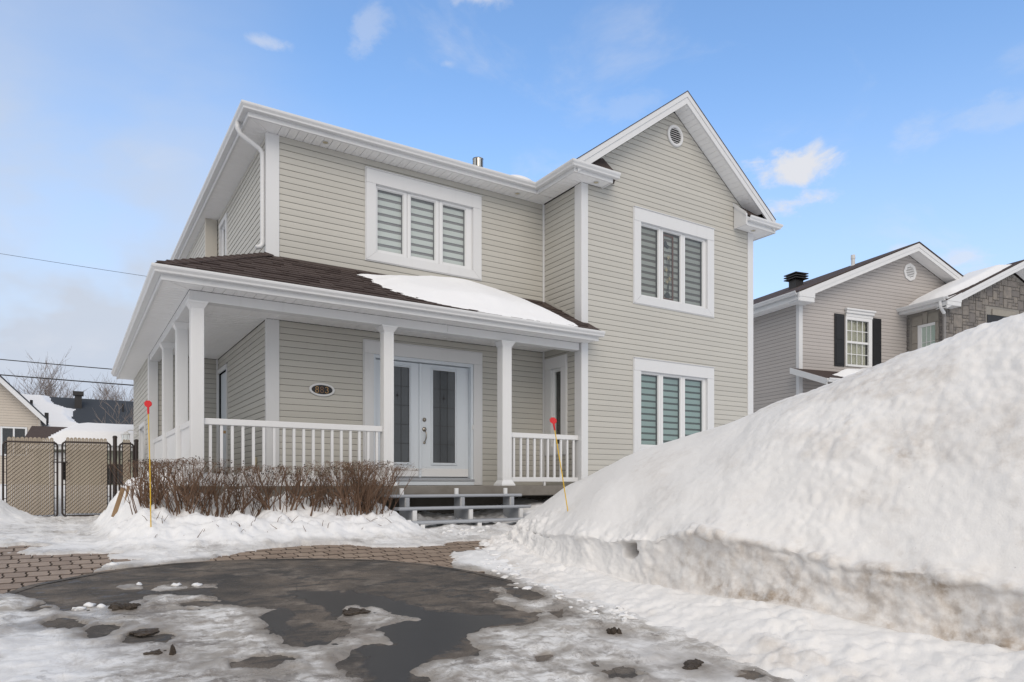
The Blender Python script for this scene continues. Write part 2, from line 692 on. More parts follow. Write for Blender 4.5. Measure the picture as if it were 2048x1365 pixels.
def snow_mat(name, dirt_k=1.0, base=(0.81, 0.815, 0.825), attr=None, fine=1.0, coarse=0.7):
    t = NT(name)
    p = t.wpos()
    n1 = t.noise(p, 2.3, 6, 0.6)
    n2 = t.noise(p, 11.0, 6, 0.65)
    n3 = t.noise(p, 70.0, 4, 0.6)
    c = t.mix(n1, tuple(x * 0.97 for x in base), tuple(min(x * 1.03, 0.9) for x in base))
    d = t.math('MULTIPLY', t.ramp(n1, 0.50, 0.75), t.ramp(n2, 0.45, 0.72))
    d = t.math('MULTIPLY', d, 0.35 * dirt_k)
    if attr:
        a = t.attr(attr)
        d2 = t.math('MULTIPLY', a, t.ramp(n2, 0.30, 0.68, 0.25, 1.0))
        d = t.math('ADD', d, d2, clamp=True)
    c = t.mix(d, c, (0.37, 0.305, 0.245))
    sp = t.ramp(t.noise(p, 38.0, 2, 0.5), 0.74, 0.80)
    c = t.mix(t.math('MULTIPLY', sp, 0.35 * dirt_k), c, (0.14, 0.11, 0.09))
    t.set(c, 0.62, 0.3)
    t.bump(t.math('ADD', t.math('MULTIPLY', n2, coarse), t.math('MULTIPLY', n3, 0.35 * fine)), 0.45, 0.025)
    return t.m


M['snow'] = snow_mat('snow', 0.35)
M['roof_snow'] = snow_mat('roof_snow', 0.0, (0.83, 0.835, 0.85), fine=0.4)
M['bank_snow'] = snow_mat('bank_snow', 1.1, (0.81, 0.80, 0.79), 'dirt', fine=0.9, coarse=0.30)


def yard_snow_mat():
    """packed snow, ice and meltwater film: 'ice' 0 fresh snow .. 1 driveway ice, 'edge' 1 at thin margins"""
    t = NT('packed_snow_and_ice')
    p = t.wpos()
    n1 = t.noise(p, 1.6, 7, 0.62)
    n2 = t.noise(t.wpos((1, 1.6, 1)), 6.5, 8, 0.68, 0.4)
    n3 = t.noise(p, 45.0, 5, 0.65)
    ice, edge = t.attr('ice'), t.attr('edge')
    fresh = t.mix(n1, (0.80, 0.805, 0.815), (0.85, 0.855, 0.865))
    pack = t.mix(t.ramp(n2, 0.36, 0.62), (0.36, 0.335, 0.305), (0.77, 0.765, 0.755))
    wetness = t.math('MULTIPLY', ice, t.ramp(n1, 0.38, 0.62, 1.0, 0.15))
    pack = t.mix(t.math('MULTIPLY', t.ramp(t.noise(p, 3.7, 8, 0.72), 0.49, 0.66), 0.85), pack, (0.215, 0.185, 0.16))
    c = t.mix(ice, fresh, pack)
    c = t.mix(t.math('MULTIPLY', edge, t.ramp(n2, 0.25, 0.6, 0.35, 1.0)), c, (0.20, 0.175, 0.15))
    strk = t.ramp(t.noise(t.wpos((2.2, 0.55, 1)), 5.0, 9, 0.75, 0.6), 0.50, 0.62)
    c = t.mix(t.math('MULTIPLY', t.math('MULTIPLY', strk, ice), 0.55), c, (0.33, 0.30, 0.27))
    film = t.ramp(t.noise(p, 2.6, 9, 0.72, 0.3), 0.56, 0.63)
    c = t.mix(t.math('MULTIPLY', t.math('MULTIPLY', film, ice), 0.75), c, (0.155, 0.135, 0.12))
    sp = t.ramp(t.noise(p, 36.0, 3, 0.6), 0.66, 0.72)
    c = t.mix(t.math('MULTIPLY', t.math('MULTIPLY', sp, ice), 0.75), c, (0.06, 0.05, 0.045))
    rough = t.math('SUBTRACT', 0.68, t.math('MULTIPLY', wetness, 0.46))
    t.set(c, rough, 0.4)
    t.bump(t.math('ADD', t.math('MULTIPLY', n2, 0.8), t.math('MULTIPLY', n3, 0.25)), 0.5, 0.025)
    return t.m


M['yard'] = yard_snow_mat()


def asphalt_mat():
    t = NT('worn_asphalt')
    p = t.wpos()
    st = t.noise(p, 150.0, 3, 0.7)
    bl = t.noise(p, 1.7, 7, 0.62)
    b2 = t.noise(t.wpos((1, 2.2, 1)), 4.5, 8, 0.68, 0.5)
    wet = t.attr('wet')
    wet = t.math('MAXIMUM', wet, t.math('MULTIPLY', t.ramp(b2, 0.57, 0.62), 0.85))
    dry = t.mix(t.ramp(bl, 0.30, 0.70), (0.068, 0.063, 0.059), (0.195, 0.162, 0.132))
    dry = t.mix(t.ramp(st, 0.42, 0.62, 0, 0.6), dry, (0.035, 0.033, 0.032))
    salt = t.math('MULTIPLY', t.ramp(t.noise(p, 3.1, 9, 0.75), 0.50, 0.68), 0.55)
    dry = t.mix(salt, dry, (0.27, 0.235, 0.20))
    blk = t.math('MULTIPLY', t.ramp(t.noise(t.wpos((1, 2.4, 1)), 2.2, 9, 0.75, 0.8), 0.50, 0.60), 0.75)
    dry = t.mix(blk, dry, (0.055, 0.053, 0.052))
    grit = t.ramp(t.noise(p, 60.0, 3, 0.6), 0.66, 0.72)
    dry = t.mix(t.math('MULTIPLY', grit, 0.5), dry, (0.34, 0.31, 0.28))
    ck = t.vor(t.wpos((1, 1, 1)), 1.3, 'DISTANCE_TO_EDGE')
    dry = t.mix(t.ramp(t.math('ADD', ck, t.math('MULTIPLY', bl, 0.012)), 0.006, 0.011, 0.5, 0.0), dry, (0.02, 0.02, 0.02))
    c = t.mix(wet, dry, (0.042, 0.042, 0.043))
    t.set(c, t.math('SUBTRACT', 0.85, t.math('MULTIPLY', wet, 0.50)), 0.3)
    t.bump(st, t.n and 0.35, 0.006)
    for n in t.n:
        if n.type == 'BUMP':
            t.l.new(t.math('SUBTRACT', 0.45, t.math('MULTIPLY', wet, 0.42)), n.inputs['Strength'])
    return t.m


M['asphalt'] = asphalt_mat()


def stone_like(name, cols, scale=9.0, rough=0.85, bump=0.4):
    t = NT(name)
    p = t.wpos()
    n1 = t.noise(p, scale, 6, 0.65)
    n2 = t.noise(p, scale * 8, 4, 0.6)
    c = t.mix(t.rand(), cols[0], cols[1])
    c = t.mix(t.ramp(n1, 0.35, 0.75, 0, 0.7), c, cols[2])
    t.set(c, rough, 0.3)
    t.bump(t.math('ADD', n1, t.math('MULTIPLY', n2, 0.4)), bump, 0.01)
    return t.m


M['paver'] = stone_like('clay_paver', ((0.27, 0.20, 0.152), (0.35, 0.27, 0.21), (0.20, 0.155, 0.122)), 14, 0.6, 0.3)
M['joint'] = stone_like('paver_joint_sand', ((0.03, 0.026, 0.022), (0.04, 0.034, 0.03), (0.02, 0.018, 0.016)), 30)
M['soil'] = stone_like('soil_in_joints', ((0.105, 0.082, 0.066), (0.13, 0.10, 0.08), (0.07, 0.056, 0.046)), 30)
M['stone'] = stone_like('split_stone', ((0.165, 0.152, 0.145), (0.25, 0.225, 0.20), (0.125, 0.12, 0.118)), 6, 0.85, 0.6)
M['mortar'] = stone_like('stone_mortar', ((0.28, 0.265, 0.24), (0.28, 0.265, 0.24), (0.23, 0.215, 0.2)), 12)
M['quoin'] = stone_like('cast_stone', ((0.30, 0.28, 0.245), (0.33, 0.305, 0.27), (0.25, 0.23, 0.2)), 8)
M['concrete'] = stone_like('porch_concrete', ((0.20, 0.185, 0.165), (0.20, 0.185, 0.165), (0.135, 0.12, 0.10)), 4, 0.85, 0.25)
M['dirt'] = stone_like('muddy_ice', ((0.05, 0.038, 0.028), (0.085, 0.065, 0.05), (0.025, 0.02, 0.016)), 18, 0.5, 0.8)
M['twig'] = plain('hedge_twig', (0.145, 0.090, 0.060), 0.75, 0.3, var=0.5)
M['bark'] = plain('tree_bark', (0.25, 0.21, 0.19), 0.8, 0.3, var=0.25)
M['cable'] = plain('cable', (0.03, 0.03, 0.032), 0.6, 0.3)

# ------------------------------------------------------------------ the lie of the land
SL = 0.07


def g(Y):
    return np.minimum(SL * (np.asarray(Y, float) + 3.7), 0.13)


ARC = [(-3.23, -4.92), (-3.08, -4.63), (-2.9, -4.3), (-2.69, -4.12), (-2.45, -3.92), (-2.14, -3.75), (-1.74, -3.64), (-1.27, -3.63),
       (-0.78, -3.71), (-0.29, -3.85), (0.22, -4.14), (0.57, -4.53), (0.75, -4.87), (0.88, -5.18), (0.96, -5.6), (1.02, -6.3)]
DRIVE = ARC + [(1.15, -8), (1.2, -20), (-3.5, -20), (-3.4, -8), (-3.32, -6)]
CLEAR_A = [(-3.9, -2.1), (-3.26, -1.98), (-3.08, -1.93), (-2.86, -2.11), (-2.98, -2.33), (-3.11, -2.46), (-2.96, -2.67), (-2.68, -2.74),
           (-2.44, -2.72), (-2.1, -2.84), (-2.29, -2.97), (-2.02, -3.33), (-2.25, -3.45), (-2.44, -3.72), (-2.45, -3.87),
           (-2.69, -4.07), (-2.9, -4.15), (-3.1, -4.24), (-3.6, -4.3), (-4.0, -3.5)]
CLEAR_B = [(-3.4, -4.3), (-3.1, -4.2), (-2.45, -3.85), (-2.26, -3.73), (-1.82, -3.61), (-1.49, -3.55), (-1.17, -3.2), (-0.77, -2.96), (-0.29, -2.88),
           (0.3, -2.95), (0.48, -3.26), (0.98, -3.39), (1.35, -3.34), (1.62, -3.15), (2.04, -3.14), (2.38, -3.3), (1.98, -3.85),
           (1.67, -3.79), (1.21, -3.95), (1.05, -4.4), (0.81, -4.65), (0.76, -4.81), (0.93, -5.09), (0.96, -5.43), (0.88, -5.74),
           (0.61, -5.87), (0.55, -6.1), (0.36, -6.33), (0.37, -6.7), (0.34, -6.97), (0.15, -7.04), (-0.19, -6.97), (-0.33, -7.15),
           (-0.4, -7.43), (-0.5, -7.52), (-0.82, -7.55), (-0.98, -7.62), (-0.98, -7.81), (-1.06, -8.3), (-1.5, -8.2), (-1.29, -7.66),
           (-1.29, -7.33), (-1.14, -7.24), (-1.14, -7.08), (-0.99, -7.03), (-0.88, -7.08), (-0.83, -6.78), (-0.91, -6.3), (-1.01, -6.37),
           (-0.97, -6.58), (-1.08, -6.8), (-1.25, -6.91), (-1.42, -6.83), (-1.49, -6.55), (-1.46, -6.06), (-1.28, -5.9), (-1.55, -5.64),
           (-1.6, -5.3), (-1.97, -5.05), (-2.08, -5.05), (-2.2, -5.24), (-2.3, -5.32), (-2.56, -5.21), (-2.59, -5.36), (-2.68, -5.32),
           (-2.88, -4.86), (-2.98, -4.67), (-3.08, -4.55), (-3.4, -4.5)]
CLEAR_S = [[(-2.79, -5.69), (-2.68, -5.59), (-2.53, -5.8), (-2.55, -5.9), (-2.67, -5.87)],
           [(-2.54, -5.96), (-2.45, -5.84), (-2.35, -5.95), (-2.39, -6.16), (-2.51, -6.14)],
           [(0.76, -5.81), (0.91, -6.03), (0.85, -6.34), (0.67, -6.38), (0.63, -6.14)],
           [(0.59, -6.8), (0.73, -6.77), (0.7, -6.91), (0.57, -6.93)],
           [(0.04, -8.12), (0.21, -8.15), (0.16, -8.33), (0.02, -8.24)],
           [(-2.78, 0.04), (-2.56, 0.2), (-2.53, -0.2), (-2.72, -0.32)]]
ISLES = [[(-2.06, -4.87), (-1.93, -4.65), (-1.51, -4.77), (-1.55, -4.98), (-2.0, -4.96)],
         [(-2.31, -4.67), (-2.22, -4.53), (-2.08, -4.63), (-2.13, -4.78)],
         [(-1.04, -6.37), (-0.78, -6.03), (-0.58, -6.15), (-0.53, -6.44), (-0.38, -6.55), (-0.46, -6.63), (-0.69, -6.63), (-0.91, -6.71), (-0.95, -6.52)]]
WET = [[(-0.94, -5.58), (-0.57, -5.43), (-0.44, -5.79), (-0.26, -6.38), (0.0, -6.71), (0.31, -6.93), (-0.17, -6.94), (-0.41, -7.3), (-0.81, -7.46),
        (-1.14, -7.9), (-1.14, -7.08), (-0.88, -7.08), (-0.83, -6.78), (-0.91, -6.3), (-0.98, -5.94)],
       [(-1.46, -6.06), (-1.26, -5.82), (-1.18, -5.97), (-1.34, -6.27), (-1.4, -6.65), (-1.25, -6.91), (-1.06, -6.85), (-1.27, -6.96), (-1.47, -6.68)],
       [(-2.1, -4.9), (-1.63, -4.99), (-1.55, -5.64), (-1.77, -5.42)],
       [(-1.02, -5.35), (-0.6, -5.41), (-0.89, -6.23), (-0.98, -5.94), (-1.08, -5.72)]]

# far ground: one snowy sheet out to the horizon
xs = np.concatenate([-np.geomspace(900, 12, 14), np.linspace(-11, 40, 18), np.geomspace(48, 900, 12)])
ys = np.concatenate([-np.geomspace(900, 24, 12), np.linspace(-20, 40, 40), np.geomspace(46, 900, 12)])
GX, GY = np.meshgrid(xs, ys)
GZ = np.maximum(g(GY), -0.95) - 0.10
GZ = np.where((GY > 6.5) & (GX < 0), GZ + 0.25, GZ)
tag(place(bpy.data.objects.new('ground', grid_mesh('ground', GX, GY, GZ, M['snow']))), kind='structure')

# asphalt driveway
dx = np.arange(-4.0, 1.8, 0.025)
dy = np.concatenate([np.arange(-20.0, -10.0, 0.1), np.arange(-10.0, -3.5, 0.025)])
DX, DY = np.meshgrid(dx, dy)
sd = poly_sd(DRIVE, DX, DY)
wet = np.zeros(DX.shape)
for P in WET:
    w_sd = poly_sd(P, DX, DY) + 0.13 * fbm(DX * 4, DY * 4, 5, 5) + 0.05 * fbm(DX * 15, DY * 15, 3, 6)
    wet = np.maximum(wet, sstep(0.012, -0.012, w_sd))
DZ = g(DY) + 0.004 + 0.004 * fbm(DX * 1.3, DY * 1.3, 3, 2)
keep = (sd[:-1, :-1] < 0.0) & (sd[1:, 1:] < 0.0) & (sd[:-1, 1:] < 0) & (sd[1:, :-1] < 0)
tag(place(bpy.data.objects.new('driveway', grid_mesh('driveway', DX, DY, DZ, M['asphalt'], {'wet': wet}, keep))), kind='structure')
rim = MB()      # neat outer lip of the asphalt along the pavers
for i in range(len(ARC) - 1):
    for k in range(4):
        a = np.array(ARC[i]) + (np.array(ARC[i + 1]) - np.array(ARC[i])) * k / 4
        b = np.array(ARC[i]) + (np.array(ARC[i + 1]) - np.array(ARC[i])) * (k + 1) / 4
        n = np.array([a[1] - b[1], b[0] - a[0]])
        n = n / np.linalg.norm(n)
        vs = []
        for p in (a, b):
            for o, h in ((0.012, -0.03), (0.012, 0.004), (-0.075, 0.008)):
                q = p + n * o
                vs.append((q[0], q[1], float(g(q[1])) + h))
        rim.add(vs, [(0, 3, 4, 1), (1, 4, 5, 2)])
drive_rim = rim.build('driveway_edge', M['asphalt'], bpy.data.objects['driveway'])

# paver path with individual interlocking pavers
bed = MB()
for i in range(22):
    for j in range(12):
        x0, x1 = -4.5 + i * 0.35, -4.5 + (i + 1) * 0.35
        y0, y1 = -5.4 + j * 0.34, -5.4 + (j + 1) * 0.34
        bed.add([(x0, y0, float(g(y0)) - 0.020), (x1, y0, float(g(y0)) - 0.020), (x1, y1, float(g(y1)) - 0.020), (x0, y1, float(g(y1)) - 0.020)], [(0, 1, 2, 3)])
path = tag(bed.build('paver_path', M['joint'], fix=False), kind='structure')


def paver_mesh(seed):
    rnd = random.Random(seed)
    Wd, L, k = 0.160, 0.232, 0.014
    e = [(-Wd / 2, -L / 2), (Wd / 2, -L / 2), (Wd / 2 + k, -L / 6), (Wd / 2 - k * .3, L / 6), (Wd / 2, L / 2), (-Wd / 2, L / 2), (-Wd / 2 - k * .3, L / 6), (-Wd / 2 + k, -L / 6)]
    e = [(x + rnd.uniform(-.002, .002), y + rnd.uniform(-.002, .002)) for x, y in e]
    n = len(e)
    m = MB()
    vs = [(x, y, -0.03) for x, y in e] + [(x, y, 0.0) for x, y in e] + [(x * 0.95, y * 0.92, 0.008) for x, y in e]
    fs = [(i, (i + 1) % n, n + (i + 1) % n, n + i) for i in range(n)] + [(n + i, n + (i + 1) % n, 2 * n + (i + 1) % n, 2 * n + i) for i in range(n)]
    fs.append(tuple(range(2 * n, 3 * n)))
    m.add(vs, fs)
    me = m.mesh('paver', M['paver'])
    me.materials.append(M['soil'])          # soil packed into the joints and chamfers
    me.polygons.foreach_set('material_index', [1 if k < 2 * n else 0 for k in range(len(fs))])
    return me


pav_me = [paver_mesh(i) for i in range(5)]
spots = []
row = 0
y = -5.0
while y < -1.6:
    off = (row % 2) * 0.086 + random.uniform(-.01, .01)
    x = -4.3 + off
    while x < 2.9:
        spots.append((x, y + 0.0))
        x += 0.169
    y += 0.252
    row += 1
SP = np.array(spots)
s_dr = poly_sd(DRIVE, SP[:, 0], SP[:, 1])
s_cl = np.minimum(poly_sd(CLEAR_A, SP[:, 0], SP[:, 1]), poly_sd(CLEAR_B, SP[:, 0], SP[:, 1]))
for P in CLEAR_S[-1:]:
    s_cl = np.minimum(s_cl, poly_sd(P, SP[:, 0], SP[:, 1]))
ok = [i for i in range(len(SP)) if s_dr[i] > -0.09 and s_cl[i] < 0.16 and SP[i, 0] > -3.75]
camxy = np.array((-2.62, -11.287))
ok.sort(key=lambda i: np.linalg.norm(SP[i] - camxy))
rest = MB()
tilt = math.atan(SL)
for n_, i in enumerate(ok):
    x, y = SP[i]
    Mx = T(x, y, float(g(y)) - 0.0105 + random.uniform(-.002, .002)) @ Matrix.Rotation(tilt, 4, 'X') @ RZ(random.uniform(-.02, .02))
    if n_ < 300:
        inst(pav_me[n_ % 5], 'paver', path, Mx)
    else:
        me = pav_me[n_ % 5]
        rest.add([tuple(Mx @ v.co) for v in me.vertices], [tuple(p.vertices) for p in me.polygons])
if rest.v:
    tag(rest.build('paver_field', M['paver'], path, fix=False), kind='stuff')

# near snow and ice: one height field over lawn, path and drive
HX, HY = np.meshgrid(np.arange(-5.6, 5.4, 0.024), np.arange(-9.6, 6.6, 0.026))
cl = np.minimum(poly_sd(CLEAR_A, HX, HY), poly_sd(CLEAR_B, HX, HY))
for P in CLEAR_S:
    cl = np.minimum(cl, poly_sd(P, HX, HY))
for P in ISLES:
    cl = np.maximum(cl, -poly_sd(P, HX, HY))
cl = cl + 0.085 * fbm(HX * 3.2, HY * 3.2, 5, 21) + 0.05 * fbm(HX * 13, HY * 13, 4, 4)
hole = fbm(HX * 1.9, HY * 2.6, 5, 33) + 0.25 * fbm(HX * 9, HY * 9, 3, 34)
cl = np.minimum(cl, np.where((HY < -4.6) & (HX < 1.0), 0.30 - 0.62 * np.clip(hole, 0, 2), 9))
drive_in = sstep(0.25, -0.15, poly_sd([(-3.7, -20), (-3.6, -5.2), (-3.0, -4.0), (-1.3, -3.5), (0.3, -3.9), (1.0, -5.2), (1.2, -20)], HX, HY))
lump = fbm(HX * 2.6, HY * 2.6, 5, 31)
fine = fbm(HX * 9, HY * 9, 4, 41)
thin = 0.024 + 0.014 * lump + 0.012 * fine
# the snow piled against the porch
ymid = np.interp(HY, [-3.1, -2.9, -2.62, -2.35, -2.05, -1.7, -1.35, -1.0, 4.0], [0.0, 0.03, 0.12, 0.22, 0.30, 0.40, 0.48, 0.53, 0.53])
edge_l = sstep(-2.40, -1.80, HX + 0.10 * lump)
edge_r = sstep(1.75, 1.05, HX + 0.10 * lump)
mound = ymid * edge_l * edge_r * (1 + 0.42 * lump + 0.16 * fine)
for hx_, hy_ in ((-1.92, -1.62), (-1.52, -1.78), (-1.08, -1.84), (-0.66, -1.90), (-0.26, -1.88), (0.10, -1.92), (0.46, -1.90), (0.80, -1.94), (1.10, -1.90)):
    mound = mound - 0.09 * np.exp(-(((HX - hx_) / 0.16) ** 2 + ((HY - hy_ + 0.06) / 0.16) ** 2)) * sstep(0.1, 0.3, mound)
mound = mound * sstep(1.6, 0.2, HY - 0.6 * (HX < -1.3))
side = 0.30 * sstep(-2.15, -1.55, HX) * sstep(-1.0, 0.6, HY) * sstep(6.0, 4.2, HY)
# drift left of the gates
drift = 0.50 * np.exp(-(((HX + 3.95) / 0.62) ** 2 + ((HY - 3.0) / 1.35) ** 2)) * (1 + 0.25 * lump)
left = 0.45 * sstep(-4.1, -5.2, HX) * sstep(-9, -3, HY)
yard = 0.42 * sstep(5.0, 6.2, HY)
# right of the paver path, in front of and below the steps
rgt = 0.035 * sstep(1.2, 1.6, HX) * sstep(-3.0, -2.3, HY) * (1 + 0.8 * lump) + 0.22 * sstep(3.2, 4.4, HX) * sstep(-2.6, -1.6, HY)
under = 0.05 * sstep(1.3, 1.7, HX) * sstep(-2.3, -1.2, HY) * (1 + 0.7 * lump)
deep = mound + side + drift + left + yard + rgt + under
clump = 0.03 * np.clip(fine + 0.4 * lump - 0.15, 0, 1) * (1 - sstep(0.1, 0.4, deep))
t_all = np.maximum(thin, 0.006) + clump + deep + 0.05 * np.clip(lump, 0, 1) * drive_in * sstep(0.1, 0.6, cl)
rise = sstep(-0.012, 0.028, cl) * 0.75 + 0.25 * sstep(0.0, 0.5, cl)
HZ = g(HY) + 0.006 + np.where(cl > -0.02, t_all * rise - 0.010, -0.05)
ice = np.clip(drive_in + 0.55 * sstep(0.10, 0.03, deep) * sstep(-5, -2.6, HY) * np.clip(0.7 + 1.2 * lump, 0, 1), 0, 1)
ice = ice * (1 - 0.75 * sstep(-2.2, -2.9, HX + 0.35 * lump) * sstep(-5.6, -6.3, HY)) * (1 - 0.6 * sstep(0.15, 0.55, HX + 0.3 * lump) * sstep(-7.2, -8.0, HY + 0.4 * fine) * sstep(0.9, 0.6, HX))
edge = sstep(0.20, 0.0, cl + 0.10 * fbm(HX * 6, HY * 6, 4, 44)) * sstep(0.25, 0.05, deep) * (0.30 + 0.70 * drive_in)
for cx_, cy_, cr_ in ((-2.30, -5.50, 0.22), (-2.20, -6.22, 0.24), (-2.13, -6.74, 0.14), (-0.83, -6.26, 0.22), (0.61, -7.53, 0.13), (0.59, -8.29, 0.24), (-2.0, -6.95, 0.2), (-1.7, -7.3, 0.25)):
    edge = np.maximum(edge, np.exp(-((HX - cx_) ** 2 + ((HY - cy_) * 0.8) ** 2) / cr_ ** 2) * np.clip(0.9 + 0.9 * fine, 0, 1))
keep = (cl[:-1, :-1] > -0.06) | (cl[1:, 1:] > -0.06)
tag(place(bpy.data.objects.new('snow_cover', grid_mesh('snow_cover', HX, HY, HZ, M['yard'], {'ice': ice, 'edge': edge}, keep))), kind='structure')


def snow_z(x, y):
    j = int(round((x + 5.6) / 0.024))
    i = int(round((y + 9.6) / 0.026))
    return float(HZ[min(max(i, 0), HZ.shape[0] - 1), min(max(j, 0), HZ.shape[1] - 1)])


# ------------------------------------------------------------------ the big snow bank
YS = np.concatenate([np.arange(-13.0, -9.6, 0.05), np.arange(-9.6, -1.4, 0.0165)])


def crv(pts):
    a = np.array(sorted(pts))
    return np.interp(YS, a[:, 0], a[:, 1])


def smooth(v, n):
    k = np.hanning(n + 2)[1:-1]
    k /= k.sum()
    return np.convolve(np.pad(v, n // 2, 'edge'), k, 'valid')[:len(v)]


Xb = smooth(crv([(-13, 1.0), (-9, 1.0), (-6.6, 0.98), (-5.6, 1.06), (-4.9, 1.30), (-4.3, 1.60), (-3.6, 1.92), (-3.0, 2.30), (-2.4, 3.0), (-1.9, 3.8), (-1.4, 4.6)]), 31)
Xl = Xb + smooth(crv([(-13, 0.95), (-9, 0.92), (-7, 0.80), (-6, 0.75), (-5, 0.60), (-4.2, 0.42), (-3.4, 0.3), (-1.4, 0.25)]), 31)   # foot of the cut face
Zl = smooth(crv([(-13, 0.15), (-9.5, 0.17), (-9.0, 0.18), (-8.5, 0.23), (-8.0, 0.29), (-7.3, 0.37), (-6.6, 0.32), (-6.1, 0.25), (-5.4, 0.22), (-4.6, 0.20), (-4.0, 0.22), (-3.2, 0.22), (-1.4, 0.2)]), 31)
Zf = smooth(crv([(-13, -0.25), (-9.6, -0.17), (-9.1, -0.18), (-8.5, -0.13), (-7.6, -0.10), (-6.6, -0.13), (-5.8, -0.06), (-5, -0.03), (-4, 0.03), (-3.2, 0.08), (-1.4, 0.15)]), 31)
Xr = smooth(crv([(-13, 3.6), (-6, 3.6), (-4.6, 3.65), (-3.6, 3.85), (-2.8, 4.3), (-1.4, 5.2)]), 31)
Zr = smooth(crv([(-13, 2.35), (-8.9, 2.15), (-8.2, 2.03), (-7.5, 1.87), (-6.75, 1.67), (-5.83, 1.43), (-5.0, 1.29), (-4.2, 1.14), (-3.5, 0.98), (-2.8, 0.90), (-2.2, 0.80), (-1.4, 0.7)]), 31)
hard = smooth(crv([(-13, 0.4), (-9.4, 0.35), (-9.0, 0.8), (-8.7, 0.25), (-8.3, 0.55), (-7.9, 0.25), (-7.4, 0.9), (-6.6, 1), (-6.0, 0.9), (-5.4, 0.45), (-4.8, 0.15), (-4.2, 0.0), (-1.4, 0)]), 31)       # how sharply the face is cut
gy = g(YS)
Zl0, Xl0 = Zl.copy(), Xl.copy()
Zl = Zl + (0.07 * fbm(YS * 1.7, YS * 0 + 3, 4, 62) + 0.03 * fbm(YS * 7, YS * 0 + 8, 3, 63)) * hard ** 0.5
Zf = Zf + 0.035 * fbm(YS * 1.9, YS * 0 + 5, 4, 64)
Xl = Xl + 0.07 * fbm(YS * 1.4, YS * 0 + 11, 4, 65)
PX, PZ = [], []
for i in range(len(YS)):
    h = hard[i]
    lipx = Xl[i] + 0.03 * h + 0.10 * (1 - h)
    pts = [(Xb[i] - 0.25, gy[i] - 0.03), (Xb[i], gy[i] + 0.01), (Xb[i] + (Xl[i] - Xb[i]) * 0.40, gy[i] + (Zf[i] - gy[i]) * 0.50 + 0.02), (Xl[i] - 0.12, Zf[i] + 0.05 * h),
           (Xl[i] + 0.05 * h, Zf[i] - 0.01 * h), (Xl[i] + 0.075, Zf[i] + 0.10), (Xl[i] + 0.095, Zl[i] - 0.07 * h - 0.02), (lipx + 0.035, Zl[i] - 0.03), (lipx + 0.01, Zl[i] + 0.01), (lipx + 0.10, Zl[i] + 0.07)]
    x0, z0 = Xl0[i] + 0.20, Zl0[i] + 0.085
    if z0 < pts[-1][1] + 0.01:
        z0 = pts[-1][1] + 0.01
    for u in np.linspace(0.12, 1, 9):
        zz = z0 + (Zr[i] - z0) * (math.sin(u * math.pi / 2) ** 0.96 * 0.55 + 0.45 * u)
        pts.append((x0 + (Xr[i] - x0) * u, zz))
    pts += [(Xr[i] + 0.5, Zr[i] + 0.03), (Xr[i] + 1.1, Zr[i] - 0.1), (Xr[i] + 2.0, Zr[i] - 0.6), (Xr[i] + 3.2, 0.2), (Xr[i] + 3.8, -0.6)]
    pts = np.array(pts)
    s = np.concatenate([[0], np.cumsum(np.hypot(*np.diff(pts, axis=0).T))])
    PX.append((s, pts))
NT_ = 250
BX = np.zeros((len(YS), NT_))
BZ = BX.copy()
BS = BX.copy()
BY = np.repeat(YS[:, None], NT_, 1)
knots = [0, 1, 4, 8, 9, 18, 23]
frac = [0, 0.05, 0.24, 0.42, 0.46, 0.92, 1.0]
for i, (s, pts) in enumerate(PX):
    kk = s[[0, 1, 4, 8, 9, 18, len(s) - 1]]
    ss = np.interp(np.linspace(0, 1, NT_), frac, kk)
    BX[i] = np.interp(ss, s, pts[:, 0])
    BZ[i] = np.interp(ss, s, pts[:, 1])
    BS[i] = ss


def sm2(A, n):
    k = np.hanning(n + 2)[1:-1]
    k /= k.sum()
    return np.apply_along_axis(lambda v: np.convolve(np.pad(v, n // 2, 'edge'), k, 'valid')[:len(v)], 1, A)


BX, BZ = sm2(BX, 7), sm2(BZ, 7)
tt = np.linspace(0, 1, NT_)[None, :] + 0 * BX
up_w = sstep(0.44, 0.50, tt)
BX = BX * (1 - up_w) + sm2(BX.T, 41).T * up_w
BZ = BZ * (1 - up_w) + sm2(BZ.T, 41).T * up_w
# normals from the grid, then lumps
def grad(A, ax):
    return np.gradient(A, axis=ax)
tu = np.stack([grad(BX, 1), grad(BY, 1), grad(BZ, 1)], -1)
tv = np.stack([grad(BX, 0), grad(BY, 0), grad(BZ, 0)], -1)
nn = np.cross(tv, tu)
nn /= np.linalg.norm(nn, axis=-1, keepdims=True) + 1e-9
nn *= np.sign(nn[..., 2:3].mean())
big = fbm(BY * 0.9, BS * 0.9, 3, 51)
med = fbm(BY * 2.6, BS * 2.6, 4, 52)
sml = fbm(BY * 8.0, BS * 8.0, 4, 53)
tiny = fbm(BY * 24.0, BS * 24.0, 3, 54)
rough_up = sstep(0.44, 0.50, tt) * sstep(-5.6, -8.2, BY + 0.8 * fbm(BY * 0.8, BS * 0.8, 3, 58))          # upper slope is chunky towards the street, smooth towards the house
face = sstep(0.22, 0.27, tt) * sstep(0.45, 0.40, tt)
apron = sstep(0.25, 0.18, tt)
amp_b = 0.045 + 0.02 * rough_up
nose = sstep(-5.4, -4.4, BY) * sstep(0.60, 0.40, tt)
amp_m = 0.003 + 0.007 * rough_up + 0.016 * apron + 0.012 * face + 0.035 * nose
amp_s = 0.002 + 0.009 * rough_up * np.clip(0.3 + 1.4 * fbm(BY * 0.9, BS * 0.9, 3, 66), 0, 1.2) + 0.012 * apron + 0.009 * face + 0.010 * nose
dsp = amp_b * big + amp_m * np.abs(med) * 1.6 - amp_m * 0.4 + amp_s * sml * 1.3 + (0.0015 + 0.006 * rough_up + 0.006 * (apron + face)) * tiny
